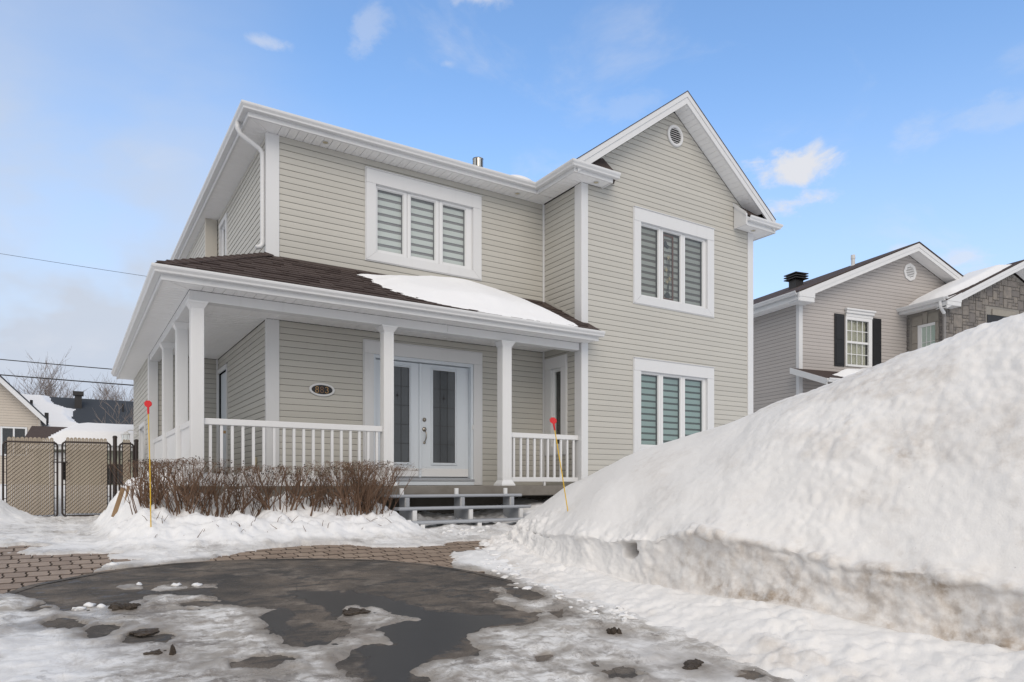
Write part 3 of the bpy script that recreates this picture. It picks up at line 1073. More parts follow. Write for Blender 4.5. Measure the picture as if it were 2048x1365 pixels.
lip_j = np.exp(-((tt - 0.425) / 0.03) ** 2)
lip_w = np.exp(-((tt - 0.43) / 0.045) ** 2)
dsp = dsp + lip_w * (0.07 * fbm(BY * 2.6, BS * 1.5, 4, 60) + 0.035 * np.abs(sml) + 0.03 * med) * hard[:, None]
ck1 = 1 - np.clip(worley(BY * 5.5 + 0.3 * sml, BS * 5.5 + 0.3 * med, 3), 0, 1)
ck2 = 1 - np.clip(worley(BY * 13 + 0.3 * sml, BS * 13, 5), 0, 1)
crumb = np.clip(0.55 * face + apron + 0.8 * lip_w + 1.2 * nose, 0, 1.3) * np.clip(0.35 + 1.3 * fbm(BY * 1.3, BS * 1.3, 3, 59), 0, 1)
dsp = dsp + crumb * (0.062 * (ck1 - 0.45) + 0.028 * (ck2 - 0.45)) + rough_up * np.clip(0.25 + 1.3 * fbm(BY * 1.1, BS * 1.1, 3, 61), 0.0, 1) * (0.020 * (ck2 - 0.45) + 0.020 * (ck1 - 0.45))
fade = sstep(0.0, 0.04, tt)
BX += nn[..., 0] * dsp * fade
BY2 = BY + nn[..., 1] * dsp * fade
BZ += nn[..., 2] * dsp * fade
# a melted pocket in the face near its left end
pk = sstep(0.25, 0.9, np.exp(-(((BY - (-6.32)) / 0.11) ** 2 + ((tt - 0.375) / 0.040) ** 2)) + 0.25 * fbm(BY * 9, BS * 9, 3, 77))
BX += 0.30 * pk
dirt = 0.70 * face * sstep(-6.0, -7.4, BY) * np.clip(0.7 + 0.9 * fbm(BY * 3, BS * 6, 4, 71), 0, 1)
dirt += 0.95 * np.exp(-((tt - 0.250) / 0.022) ** 2) * sstep(-6.0, -7.6, BY) * np.clip(0.6 + 0.8 * fbm(BY * 2, BS * 3, 3, 72), 0, 1)
dirt += 0.50 * lip_j * sstep(-6.5, -7.6, BY) * np.clip(0.5 + fbm(BY * 4, BS * 4, 3, 73), 0, 1)
dirt += 0.34 * rough_up * np.clip(fbm(BY * 1.9, BS * 3.0, 6, 74) * 2.4, 0, 1)
dirt += 0.22 * sstep(0.5, 0.6, tt) * sstep(-4.6, -6.0, BY) * np.clip(fbm(BY * 1.1, BS * 2.2, 4, 78) * 2.0, 0, 1)
dirt += 0.60 * apron * sstep(0.17, 0.05, tt) * np.clip(0.3 + fbm(BY * 2.5, BS * 5, 3, 75) * 1.3, 0, 1)
dirt += 0.9 * pk  # the pocket as a whole is coloured darker brown than the face
bank = tag(place(bpy.data.objects.new('snow_bank', grid_mesh('snow_bank', BX, BY2, BZ, M['bank_snow'], {'dirt': np.clip(dirt, 0, 1)}))),
           'huge plowed bank of dirty white snow piled along the right side of the driveway', 'snow bank')


def bank_z(x, y):
    i = int(np.argmin(np.abs(YS - y)))
    j0 = 3
    j = j0 + int(np.argmin(np.abs(BX[i, j0:230] - x)))
    return float(BZ[i, j])

# ------------------------------------------------------------------ the house
def FY(Yw):           # wall facing -Y: local x = X, local y = into the wall
    return T(0, Yw, 0)


def FX(Xw):           # wall facing -X: local x = -Y, local y = +X
    return T(Xw, 0, 0) @ RZ(R(-90))


EXPO = 0.1016
PROF = [(-0.001, 0.002), (-0.0118, 0.0012), (-0.0130, 0.007), (-0.0122, 0.045), (-0.0095, 0.080), (-0.0058, EXPO - 0.004), (-0.001, EXPO - 0.0025)]


def board(u0b, u0t, u1b, u1t, zb, F, e=EXPO, wob=0.0):
    m = MB()
    n = len(PROF)
    for b, t in ((u0b, u0t), (u1b, u1t)):
        for o, z in PROF:
            k = z / e
            m.v.append(tuple(F @ Vector((b + (t - b) * k, o - wob, zb + z * e / EXPO))))
    for i in range(n - 1):
        m.f.append((i, i + 1, n + i + 1, n + i))
    m.f.append(tuple(range(n)))
    m.f.append(tuple(range(2 * n - 1, n - 1, -1)))
    return m


def siding(parent, F, lo, hi, z0, z1, holes=(), mat=None, top=None, e=EXPO, joined=False, seam=True):
    """lo, hi: numbers or functions of z giving the wall's ends at that height"""
    fl = lo if callable(lo) else (lambda z: lo)
    fh = hi if callable(hi) else (lambda z: hi)
    acc = MB()
    z = z1 - e * math.ceil((z1 - z0) / e - 1e-6)
    while z < z1 - 1e-6:
        zt = min(z + e, z1)
        zb = z
        hz = [h for h in holes if h[2] < zt - 0.001 and h[3] > zb + 0.001]
        cuts = sorted((h[0], h[1]) for h in hz)
        a_b, a_t, b_b, b_t = fl(zb), fl(zt), fh(zb), fh(zt)
        segs = []
        cb, ct = a_b, a_t
        for c0, c1 in cuts:
            if c0 > max(cb, ct) + 0.01:
                segs.append((cb, ct, c0, c0))
            cb = ct = c1
        if min(b_b, b_t) > max(cb, ct) + 0.005 or b_b > cb + 0.02:
            segs.append((cb, min(ct, b_t), b_b, max(b_t, ct)))
        for s in segs:
            ln = s[2] - s[0]
            parts = [s]
            if seam and ln > 2.6 and random.random() < 0.08:
                c = s[0] + ln * random.uniform(0.3, 0.7)
                parts = [(s[0], s[1], c + 0.02, c + 0.02), (c, c, s[2], s[3])]
            for k, q in enumerate(parts):
                bm_ = board(q[0], q[1], q[2], q[3], zb, F, e, 0.0012 * k + random.uniform(0, 0.0012))
                if joined:
                    acc.add(bm_.v, bm_.f)
                else:
                    bm_.build('siding_board', mat or M['siding'], parent, fix=True)
        z += e
    if joined:
        return acc.build('siding', mat or M['siding'], parent)


def wall_sheet(name, F, pts, parent, mat=None, holes=()):
    """backing sheet a little behind the boards; pts: outline (u, z); rectangular holes left open"""
    us = sorted({p[0] for p in pts} | {h[0] for h in holes} | {h[1] for h in holes})
    m = MB()
    if not holes:
        m.prism([(u, 0.002, z) for u, z in pts], (0, 0.05, 0), F)
        return m.build(name, mat or M['dark'], parent)
    zs0, zs1 = min(p[1] for p in pts), max(p[1] for p in pts)
    for a, b in zip(us[:-1], us[1:]):
        c = (a + b) / 2
        segs = [(zs0, zs1)]
        for h in holes:
            if h[0] < c < h[1]:
                new = []
                for s, t in segs:
                    if h[2] > s:
                        new.append((s, min(h[2], t)))
                    if h[3] < t:
                        new.append((max(h[3], s), t))
                segs = new
        for s, t in segs:
            if t > s:
                m.box(a, b, 0.002, 0.05, s, t, F)
    return m.build(name, mat or M['dark'], parent)


house = empty('house', (2.6, 0, 0.1), 'two-storey beige vinyl-sided house with white trim, wraparound porch and front gable', 'house')
GY0 = -1.211        # gable wall plane
XI = 5.298          # side wall of the gable bay
XR = 10.0           # right end of the gable
ZS = 6.31           # upper soffit

WIN_A = (1.78, 3.68, 4.75, 5.91)
WIN_G = (6.72, 8.58, 4.44, 5.88)
WIN_L = (6.72, 8.58, 1.52, 2.99)
DOOR = (1.76, 3.68, 0.90, 3.0)
RWIN = (0.28, 0.60, 1.52, 3.02)      # side window of the bay, u = -Y
SDOOR = (-4.16, -3.28, 0.80, 3.06)   # door in the left side wall, u = -Y
UWIN = (-3.93, -3.32, 4.9, 6.02)


def hole_pad(h, p=0.02):
    return (h[0] - p, h[1] + p, h[2] - p, h[3] + p)


# main wall behind the porch and above it
F0 = FY(0)
wA = wall_sheet('wall', F0, [(0, 0.3), (XI, 0.3), (XI, ZS + 0.05), (0, ZS + 0.05)], house, holes=[hole_pad(WIN_A), hole_pad(DOOR, 0.03)])
siding(wA, F0, 0.17, XI - 0.03, 4.05, ZS, [hole_pad(WIN_A, 0.03)])
siding(wA, F0, 0.17, XI - 0.03, 0.77, 3.39, [hole_pad(DOOR, 0.05)])
# gable wall
FG = FY(GY0)
AP_X, AP_Z = 7.632, 8.27
rk = 0.735


def gl(z):
    return max(5.41, AP_X - (AP_Z - z) / rk)


def gr(z):
    return min(9.86, AP_X + (AP_Z - z) / rk)


wG = wall_sheet('wall', FG, [(5.29, 0.2), (XR, 0.2), (XR, 6.2), (5.29, 6.2)], house, holes=[hole_pad(WIN_L), hole_pad(WIN_G)])
MB().prism([(5.29, 0.004, 6.2), (XR, 0.004, 6.2), (XR, 0.004, 6.5), (AP_X, 0.004, AP_Z), (5.29, 0.004, 6.5)], (0, 0.05, 0), FG).build('gable_sheathing', M['dark'], house)
siding(wG, FG, gl, gr, 0.5, AP_Z - 0.01, [hole_pad(WIN_L, 0.03), hole_pad(WIN_G, 0.03)])
# left face of the gable bay (return)
FRt = FX(XI)
wR = wall_sheet('wall', FRt, [(0, 0.3), (1.2, 0.3), (1.2, ZS), (0, ZS)], house, holes=[hole_pad(RWIN)])
siding(wR, FRt, 0.03, 1.04, 4.05 - 0.60, ZS, seam=False)
siding(wR, FRt, 0.03, 1.04, 0.77, 3.39, [hole_pad(RWIN, 0.03)], seam=False)
# left side of the house, upper and under the porch
FL0 = FX(0)
wL = wall_sheet('wall', FL0, [(-9, 0.3), (0, 0.3), (0, ZS), (-9, ZS)], house, holes=[hole_pad(SDOOR), hole_pad(UWIN)])
tag(siding(wL, FL0, -4.28, -0.03, 4.3, ZS, [hole_pad(UWIN, 0.03)], seam=False, joined=True), kind='stuff')
siding(wL, FL0, -4.25, -0.03, 0.77, 3.39, [hole_pad(SDOOR, 0.03)], seam=False)
FLb = FX(-0.22)
wB = wall_sheet('wall', FLb, [(-9, 4.0), (-4.33, 4.0), (-4.33, ZS), (-9, ZS)], house)
tag(siding(wB, FLb, -9, -4.36, 4.3, ZS, joined=True), kind='stuff')
# the low left wing: a strip facing front and a long side
FW = FY(4.27)
wW = wall_sheet('wall', FW, [(-1.27, 0.1), (0, 0.1), (0, 3.5), (-1.27, 3.5)], house)
tag(siding(wW, FW, -1.14, -0.04, 0.3, 3.39, seam=False, joined=True), kind='stuff')
FWS = FX(-1.27)
GWIN = (-6.35, -5.25, 0.95, 2.02)
wS = wall_sheet('wall', FWS, [(-8.4, 0.1), (-4.27, 0.1), (-4.27, 3.45), (-8.4, 3.45)], house, holes=[hole_pad(GWIN)])
siding(wS, FWS, -8.4, -4.42, 0.3, 3.45, [hole_pad(GWIN, 0.03)], seam=False, joined=True)['kind'] = 'stuff'
MB().box(-1.22, 0.3, 8.34, 8.4, 0.1, 3.45).build('rear_wall', M['siding'], house)
# hidden far walls so that the house is closed
MB().box(0.06, 9.94, 8.94, 9.0, 0.2, ZS).build('rear_wall', M['siding'], house)
MB().box(9.94, 9.999, GY0 + 0.06, 8.94, 0.2, ZS + 0.1).build('side_wall', M['siding'], house)


def corner_post(x0, x1, y0, y1, z0, z1, mat=None):
    m = MB().cbox(x0, x1, y0, y1, z0, z1, 0.005)
    return m.build('corner_post', mat or M['white'], house)


corner_post(-0.028, 0.176, -0.030, 0.05, 4.2, ZS - 0.002)
corner_post(-0.028, 0.176, -0.030, 0.05, 0.775, 3.388)
corner_post(XI - 0.045, XI - 0.012, -0.045, -0.012, 3.5, ZS - 0.002)
corner_post(XI - 0.045, XI - 0.012, -0.045, -0.012, 0.775, 3.388)
corner_post(XI - 0.035, 5.418, GY0 - 0.032, -1.03, 0.4, ZS - 0.002)
corner_post(9.852, XR + 0.03, GY0 - 0.032, GY0 + 0.15, 0.4, ZS - 0.03)
corner_post(-0.252, -0.016, 4.295, 4.36, 4.2, ZS - 0.002, M['cream_post'])
corner_post(-1.302, -1.13, 4.235, 4.42, 0.2, 3.37)
corner_post(-0.045, -0.012, 4.225, 4.258, 0.775, 3.388)

# ---- windows
def window(F, o, panes, z_in, trim, band, sheer, band_n, band_h, depth=0.10, label=None, apron=True, art=None):
    """o: opening (u0,u1,z0,z1); trim: widths (left, right, top, bottom); panes: list of (u0,u1)"""
    l, r, t, b = trim
    u0, u1, z0, z1 = o
    T0, T1 = -0.036, -0.004
    m = MB()
    m.cbox(u0 - l, u1 + r, T0 - 0.006, T1, z1, z1 + t, 0.004, F)
    w = m.build('window', M['white'], house, label=label)
    sm = MB().prism([(u0 - l, T0, z0 - b), (u0, T0, z0), (u0, T0, z1 - 0.001), (u0 - l, T0, z1 - 0.001)], (0, 0.03, 0), F)
    sm.build('casing', M['white'], w)
    MB().prism([(u1 + r, T0, z0 - b), (u1, T0, z0), (u1, T0, z1 - 0.001), (u1 + r, T0, z1 - 0.001)], (0, 0.03, 0), F).build('casing', M['white'], w)
    MB().prism([(u0 - l + 0.004, T0, z0 - b), (u1 + r - 0.004, T0, z0 - b), (u1 - 0.001, T0, z0 - 0.003), (u0 + 0.001, T0, z0 - 0.003)], (0, 0.03, 0), F).build('sill', M['white'], w)
    # thin J-channel round the trim, seen as a fine bright line
    j = MB()
    for a, c, e, f in ((u0 - l - 0.016, u0 - l - 0.003, z0 - b - 0.016, z1 + t + 0.012), (u1 + r + 0.003, u1 + r + 0.016, z0 - b - 0.016, z1 + t + 0.012)):
        j.box(a, c, -0.026, -0.006, e, f, F)
    j.box(u0 - l - 0.002, u1 + r + 0.002, -0.026, -0.006, z0 - b - 0.016, z0 - b - 0.003, F)
    if apron:
        j.cbox(u0 - l - 0.012, u1 + r + 0.012, T0 - 0.022, -0.006, z1 + t + 0.0005, z1 + t + 0.014, 0.003, F)
    j.build('drip_edge', M['white'], w)
    # reveal
    rv = MB()
    rv.box(u0 - 0.02, u0 + 0.004, -0.004, depth, z0, z1, F)
    rv.box(u1 - 0.004, u1 + 0.02, -0.004, depth, z0, z1, F)
    rv.box(u0 + 0.0045, u1 - 0.0045, -0.003, depth, z1 - 0.004, z1 + 0.015, F)
    rv.box(u0 + 0.0045, u1 - 0.0045, -0.003, depth, z0 - 0.02, z0 + 0.006, F)
    rv.build('reveal', M['vinyl'], w)
    zi0, zi1 = z_in
    # frame with mullions, one sash per pane
    edges = [u0 + 0.004] + [(panes[i][1] + panes[i + 1][0]) / 2 for i in range(len(panes) - 1)] + [u1 - 0.004]
    for i, (a, c) in enumerate(panes):
        e0, e1 = edges[i] + (0.003 if i else 0), edges[i + 1] - (0.003 if i < len(panes) - 1 else 0)
        s = MB()
        y0, y1 = 0.012, 0.052
        s.cbox(e0, a, y0, y1, z0 + 0.007, z1 - 0.005, 0.006, F)
        s.cbox(c, e1, y0, y1, z0 + 0.007, z1 - 0.005, 0.006, F)
        s.box(a - 0.001, c + 0.001, y0 + 0.001, y1, zi1, z1 - 0.006, F)
        s.box(a - 0.001, c + 0.001, y0 + 0.001, y1, z0 + 0.008, zi0, F)
        for k in (0, 1):   # stepped glazing bead
            x = a if k == 0 else c
            s.box(x - 0.001 if k == 0 else x - 0.013, x + 0.013 if k == 0 else x + 0.001, 0.030, y1 - 0.001, zi0, zi1, F)
        s.box(a + 0.013, c - 0.013, 0.030, y1 - 0.001, zi0, zi0 + 0.012, F)
        s.box(a + 0.013, c - 0.013, 0.030, y1 - 0.001, zi1 - 0.012, zi1, F)
        s.build('sash', M['vinyl'], w)
        MB().box(a, c, 0.040, 0.044, zi0, zi1, F).build('pane', M['glass'], w)
        if band:
            MB().box(a - 0.02, c + 0.02, 0.098, 0.101, z0 + 0.01, z1 - 0.01, F).build('blind_sheer', sheer, w)
            per = (zi1 - zi0) / band_n
            bm_me = None
            for k in range(band_n + 1):
                zt = zi1 - k * per - per * 0.28 - (0.012 if i == 1 else 0)
                zb = zt - band_h
                if zt < zi0 + 0.01:
                    continue
                MB().box(a - 0.015, c + 0.015 - 0.03, 0.088, 0.092, max(zb, zi0 - 0.01), zt, F).build('blind_band', band, w)
    # dim room behind
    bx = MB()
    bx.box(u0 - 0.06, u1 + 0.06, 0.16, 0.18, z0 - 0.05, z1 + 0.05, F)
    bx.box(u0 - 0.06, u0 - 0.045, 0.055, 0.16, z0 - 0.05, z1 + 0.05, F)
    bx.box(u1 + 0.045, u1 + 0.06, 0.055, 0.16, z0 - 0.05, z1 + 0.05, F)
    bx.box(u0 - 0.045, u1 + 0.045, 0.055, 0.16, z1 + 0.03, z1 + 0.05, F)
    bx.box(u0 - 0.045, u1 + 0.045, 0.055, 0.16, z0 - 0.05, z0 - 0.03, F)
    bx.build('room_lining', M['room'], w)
    return w


window(F0, WIN_A, [(1.823, 2.312), (2.444, 2.931), (3.071, 3.550)], (4.805, 5.868), (0.172, 0.166, 0.235, 0.15), M['band'], M['sheer'], 8, 0.083, label='triple window over the porch roof with pale striped blinds')
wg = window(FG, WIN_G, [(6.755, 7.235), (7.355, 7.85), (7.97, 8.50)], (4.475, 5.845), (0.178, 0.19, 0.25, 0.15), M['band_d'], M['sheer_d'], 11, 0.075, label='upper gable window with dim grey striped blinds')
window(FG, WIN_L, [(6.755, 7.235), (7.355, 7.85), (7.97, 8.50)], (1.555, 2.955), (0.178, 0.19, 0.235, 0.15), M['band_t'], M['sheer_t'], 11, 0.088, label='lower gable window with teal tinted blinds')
window(FRt, RWIN, [(0.315, 0.565)], (1.56, 2.975), (0.215, 0.165, 0.22, 0.16), None, None, 1, 0.1, label='narrow window in the side of the bay', apron=False)
MB().box(0.42, 0.56, 0.12, 0.14, 1.6, 2.95, FRt).build('curtain', M['curtain'], house)
window(FL0, UWIN, [(-3.88, -3.37)], (4.93, 5.98), (0.06, 0.09, 0.09, 0.08), None, None, 1, 0.1, label='small upper side window', apron=False)
window(FWS, GWIN, [(-6.3, -5.3)], (0.98, 1.98), (0.07, 0.07, 0.09, 0.08), None, None, 1, 0.1, label='window in the side of the low wing', apron=False)
# glass ornament hung inside the gable window's middle pane
art = MB()
for a, b, c, d in ((7.385, 7.415, 4.50, 5.80), (7.655, 7.685, 4.50, 5.80)):
    art.box(a, b, 0.060, 0.075, c, d, FG)
art.box(7.4155, 7.6545, 0.060, 0.075, 5.77, 5.80, FG)
art.box(7.4155, 7.6545, 0.060, 0.075, 4.50, 4.53, FG)
art.build('ornament_frame', M['brown_art'], wg)
fl = MB()
for cx, cz, rr in ((7.56, 5.35, 0.055), (7.50, 5.10, 0.05), (7.58, 4.93, 0.06), (7.52, 4.86, 0.045)):
    for k in range(6):
        a = k * math.pi / 3 + cx * 9
        p = (cx + rr * 1.3 * math.cos(a), 0.068, cz + rr * 1.3 * math.sin(a))
        q = (cx + rr * .4 * math.cos(a + .5), 0.068, cz + rr * .4 * math.sin(a + .5))
        s = (cx + rr * .4 * math.cos(a - .5), 0.068, cz + rr * .4 * math.sin(a - .5))
        fl.prism([(cx, 0.068, cz), q, p, s], (0, 0.004, 0), FG)
fl.build('ornament_flower', M['art_flower'], wg)
st = MB()
for x0, x1 in ((7.50, 7.57), (7.54, 7.58), (7.55, 7.51)):
    st.tube([tuple(FG @ Vector((x0, 0.070, 4.58))), tuple(FG @ Vector(((x0 + x1) / 2 + 0.02, 0.070, 4.9))), tuple(FG @ Vector((x1, 0.070, 5.36)))], 0.004, 5)
st.lathe([(0.0, 0), (0.07, 0.0), (0.07, 0.006), (0.0, 0.006)], (7.53, GY0 + 0.075, 4.585), 10, 'Y')
st.lathe([(0.0, 0), (0.05, 0.0), (0.05, 0.006), (0.0, 0.006)], (7.47, GY0 + 0.075, 5.62), 10, 'Y')
st.lathe([(0.0, 0), (0.04, 0.0), (0.04, 0.006), (0.0, 0.006)], (7.53, GY0 + 0.075, 5.57), 10, 'Y')
st.build('ornament_stem', M['black'], wg)

# ---- front double door
dr = MB()
dr.cbox(1.573, 3.862, -0.040, -0.004, 3.012, 3.225, 0.004)
door = dr.build('front_door', M['white'], house, label='white double front door with dark leaded glass')
for a, b in ((1.573, 1.745), (3.690, 3.862)):
    MB().cbox(a, b, -0.036, -0.004, 0.775, 3.011, 0.004).build('casing', M['white'], door)
j = MB()
j.box(1.556, 1.570, -0.028, -0.006, 0.775, 3.24)
j.box(3.865, 3.879, -0.028, -0.006, 0.775, 3.24)
j.box(1.5705, 3.8645, -0.05, -0.006, 3.226, 3.24)
j.build('drip_edge', M['white'], door)
fr = MB()
fr.cbox(1.7455, 1.785, -0.018, 0.13, 0.80, 3.0105, 0.004)
fr.cbox(3.640, 3.6895, -0.018, 0.13, 0.80, 3.0105, 0.004)
fr.box(1.7855, 3.6395, -0.017, 0.13, 2.955, 3.0105)
fr.build('door_frame', M['door'], door)
sl = MB()
sl.cbox(1.750, 3.688, -0.075, 0.13, 0.845, 0.885, 0.008)
MB().cbox(1.752, 3.686, -0.060, 0.10, 0.772, 0.844, 0.004).build('threshold_riser', M['door'], door)
sl.cbox(1.79, 3.635, 0.02, 0.12, 0.8855, 0.91, 0.006)
sl.build('threshold', M['tread'], door)


def leaf(a, b, g0, g1, star):
    y0, y1 = 0.072, 0.115
    m = MB()
    m.cbox(a, g0, y0, y1, 0.925, 2.945, 0.004)
    m.cbox(g1, b, y0, y1, 0.925, 2.945, 0.004)
    m.box(g0 - 0.001, g1 + 0.001, y0 + 0.001, y1, 0.926, 1.165)
    m.box(g0 - 0.001, g1 + 0.001, y0 + 0.001, y1, 2.865, 2.944)
    lf = m.build('door_leaf', M['door'], door)
    kp = MB().box(a + 0.006, b - 0.006, y0 - 0.004, y0 - 0.0005, 0.93, 1.075).build('kick_plate', M['vinyl'], door)
    z0, z1 = 1.165, 2.865
    tr = MB()
    for k, (w0, d0) in enumerate(((0.0, 0.016), (0.022, 0.008))):
        i0, i1 = g0 - 0.028 + w0, g1 + 0.028 - w0
        k0, k1 = z0 - 0.028 + w0, z1 + 0.028 - w0
        t = 0.020
        tr.cbox(i0, i0 + t, y0 - d0, y0 + 0.012, k0, k1, 0.004)
        tr.cbox(i1 - t, i1, y0 - d0, y0 + 0.012, k0, k1, 0.004)
        tr.cbox(i0 + t, i1 - t, y0 - d0, y0 + 0.012, k0, k0 + t, 0.004)
        tr.cbox(i0 + t, i1 - t, y0 - d0, y0 + 0.012, k1 - t, k1, 0.004)
    tr.build('glass_moulding', M['door'], door)
    p0, p1, q0, q1 = g0 + 0.014, g1 - 0.014, z0 + 0.014, z1 - 0.014
    xs_ = [p0, p0 + (p1 - p0) * 0.34, p0 + (p1 - p0) * 0.66, p1]
    zs_ = [q0 + (q1 - q0) * k / 5 for k in range(6)]
    for i in range(3):
        for kk in range(5):
            MB().box(xs_[i] + 0.003, xs_[i + 1] - 0.003, y0 + 0.014 + random.uniform(0, .0015), y0 + 0.020, zs_[kk] + 0.003, zs_[kk + 1] - 0.003).build('pane', M['frosted'], door)
    c = MB()
    for i in (1, 2):
        c.box(xs_[i] - 0.004, xs_[i] + 0.004, y0 + 0.010, y0 + 0.022, q0, q1)
    for kk in range(1, 5):
        c.box(p0, p1, y0 + 0.0105, y0 + 0.0215, zs_[kk] - 0.004, zs_[kk] + 0.004)
    cx, cz = (xs_[1] + xs_[2]) / 2, (zs_[3] + zs_[4]) / 2
    for k in range(8):
        a_ = k * math.pi / 4 + 0.0
        L = 0.085 if k % 4 == 2 else (0.05 if k % 2 == 0 else 0.04)
        d, n = Vector((math.cos(a_), 0, math.sin(a_))), Vector((-math.sin(a_), 0, math.cos(a_)))
        o = Vector((cx, y0 + 0.012, cz))
        c.prism([tuple(o + n * 0.008), tuple(o + d * L), tuple(o - n * 0.008)], (0, 0.004, 0))
    c.build('came', M['came'], door)


leaf(1.788, 2.628, 1.985, 2.46, True)
leaf(2.672, 3.637, 2.892, 3.367, True)
MB().cbox(2.6285, 2.6715, 0.050, 0.10, 0.915, 2.945, 0.006).build('astragal', M['door'], door)
hd = MB()
MB().lathe([(0.0, 0), (0.038, 0.0), (0.036, 0.010), (0.022, 0.016), (0.020, 0.026), (0.0, 0.028)], (2.735, 0.0715, 1.945), 20, 'Y').build('deadbolt', M['nickel'], door, smooth=True)
hd.lathe([(0.0, 0), (0.042, 0.0), (0.040, 0.010), (0.012, 0.018), (0.0, 0.02)], (2.735, 0.0715, 1.775), 20, 'Y')
hd.tube([(2.735, 0.06, 1.765), (2.735, 0.02, 1.745), (2.738, -0.004, 1.69), (2.740, 0.004, 1.62), (2.736, 0.035, 1.565), (2.735, 0.06, 1.545)], [0.012, 0.012, 0.010, 0.011, 0.010, 0.012], 10)
hd.lathe([(0.0, 0), (0.026, 0.0), (0.024, 0.010), (0.0, 0.014)], (2.735, 0.0715, 1.535), 16, 'Y')
hd.build('handle', M['nickel'], door, smooth=True)
MB().cbox(3.66, 3.688, -0.036, -0.018, 1.80, 1.89, 0.004).build('doorbell', M['vinyl'], door)

# side door, seen edge-on
sdm = MB().cbox(-4.20, -3.24, -0.035, -0.004, 3.07, 3.16, 0.004, FL0)
sdoor = sdm.build('side_door', M['white'], house, label='plain white door in the left side wall')
for a, b in ((-4.22, -4.165), (-3.275, -3.22)):
    MB().cbox(a, b, -0.032, -0.004, 0.775, 3.069, 0.004, FL0).build('casing', M['white'], sdoor)
MB().cbox(-4.16, -3.28, 0.03, 0.07, 0.79, 3.06, 0.004, FL0).build('door_leaf', M['door'], sdoor)
MB().lathe([(0.0, 0), (0.03, 0), (0.03, 0.05), (0.0, 0.06)], (-0.02, 3.45, 1.8), 12).build('knob', M['gold'], sdoor)
MB().cbox(-0.75, -0.65, -0.045, -0.016, 1.10, 1.24, 0.008, FL0).build('outlet_cover', M['plate'], house)

# ---- house number
pl = MB()
PC = (0.856, -0.018, 2.335)


def oval(a, b, y0, y1, n=40):
    return [(PC[0] + a * math.cos(2 * math.pi * k / n), y0, PC[2] + b * math.sin(2 * math.pi * k / n)) for k in range(n)]


pl.prism(oval(0.212, 0.110, -0.030, 0), (0, 0.014, 0))
plq = pl.build('number_plaque', M['white'], house, label='oval black and white house number plaque reading 883')
rg = MB()
o1, o2, o3 = oval(0.212, 0.110, -0.030, 0), oval(0.206, 0.104, -0.042, 0), oval(0.176, 0.078, -0.042, 0)
o4 = oval(0.172, 0.075, -0.031, 0)
n = 40
rg.add(o1 + o2 + o3 + o4, [(r * n + k, r * n + (k + 1) % n, (r + 1) * n + (k + 1) % n, (r + 1) * n + k) for r in range(3) for k in range(n)])
rg.build('rim', M['white'], plq, smooth=False)
MB().prism(oval(0.174, 0.077, -0.034, 0), (0, 0.003, 0)).build('plaque_face', M['plaque'], plq)


def digit(ch, cx, mat):
    h, w = 0.052, 0.026
    zc = PC[2]
    m = MB()
    def ring(c0, rw, rh, a0, a1):
        pts = [(cx + rw * math.cos(a0 + (a1 - a0) * k / 18), -0.0365, zc + c0 + rh * math.sin(a0 + (a1 - a0) * k / 18)) for k in range(19)]
        m.tube(pts, 0.0055, 6)
    if ch == '8':
        ring(0.024, 0.021, 0.023, 0, 2 * math.pi)
        ring(-0.025, 0.025, 0.026, 0, 2 * math.pi)
    else:
        ring(0.024, 0.021, 0.023, R(160), R(-90))
        ring(-0.025, 0.025, 0.026, R(90), R(-165))
    m.build('digit', mat, plq)


digit('8', PC[0] - 0.083, M['gold'])
digit('8', PC[0] - 0.004, M['gold_dim'])
digit('3', PC[0] + 0.075, M['gold'])

# ---- gable vent
vc = (7.648, GY0 - 0.015, 7.79)
vm = MB().lathe([(0.155, 0.0), (0.215, 0.0), (0.215, 0.022), (0.20, 0.036), (0.17, 0.036), (0.155, 0.02), (0.155, 0.0)], vc, 36, 'Y')
vm.f = vm.f[:-2]
vent = vm.build('gable_vent', M['white'], house, label='round louvred attic vent high in the gable')
MB().lathe([(0.0, 0), (0.156, 0), (0.156, 0.003), (0, 0.003)], (vc[0], vc[1] + 0.002, vc[2]), 28, 'Y').build('vent_screen', M['dark'], vent)
for k in range(7):
    z = vc[2] - 0.126 + k * 0.042
    hw = math.sqrt(max(0.158 ** 2 - (z - vc[2]) ** 2, 0.0004))
    MB().add([(vc[0] - hw, vc[1] - 0.005, z + 0.012), (vc[0] + hw, vc[1] - 0.005, z + 0.012), (vc[0] + hw, vc[1] - 0.026, z - 0.012), (vc[0] - hw, vc[1] - 0.026, z - 0.012),
              (vc[0] - hw, vc[1] - 0.005, z + 0.017), (vc[0] + hw, vc[1] - 0.005, z + 0.017), (vc[0] + hw, vc[1] - 0.029, z - 0.010), (vc[0] - hw, vc[1] - 0.029, z - 0.010)],
             [(0, 1, 2, 3), (4, 5, 6, 7), (0, 1, 5, 4), (1, 2, 6, 5), (2, 3, 7, 6), (3, 0, 4, 7)]).build('louvre', M['white'], vent)

# ---- upper eaves: fascia, gutter, soffit
def gutter_prof(z, h=0.092, d=0.115):
    return [(0.002, z), (d * 0.62, z), (d * 0.70, z + 0.006), (d * 0.74, z + h * 0.30), (d * 0.96, z + h * 0.62), (d, z + h * 0.80), (d, z + h), (d - 0.012, z + h), (d - 0.012, z + h * 0.88),
            (d * 0.62, z + h * 0.25), (0.012, z + h * 0.2), (0.012, z + h), (0.002, z + h)]


def fascia_prof(z0, z1):
    return [(-0.03, z0), (0.0, z0), (0.0, z1), (-0.03, z1)]


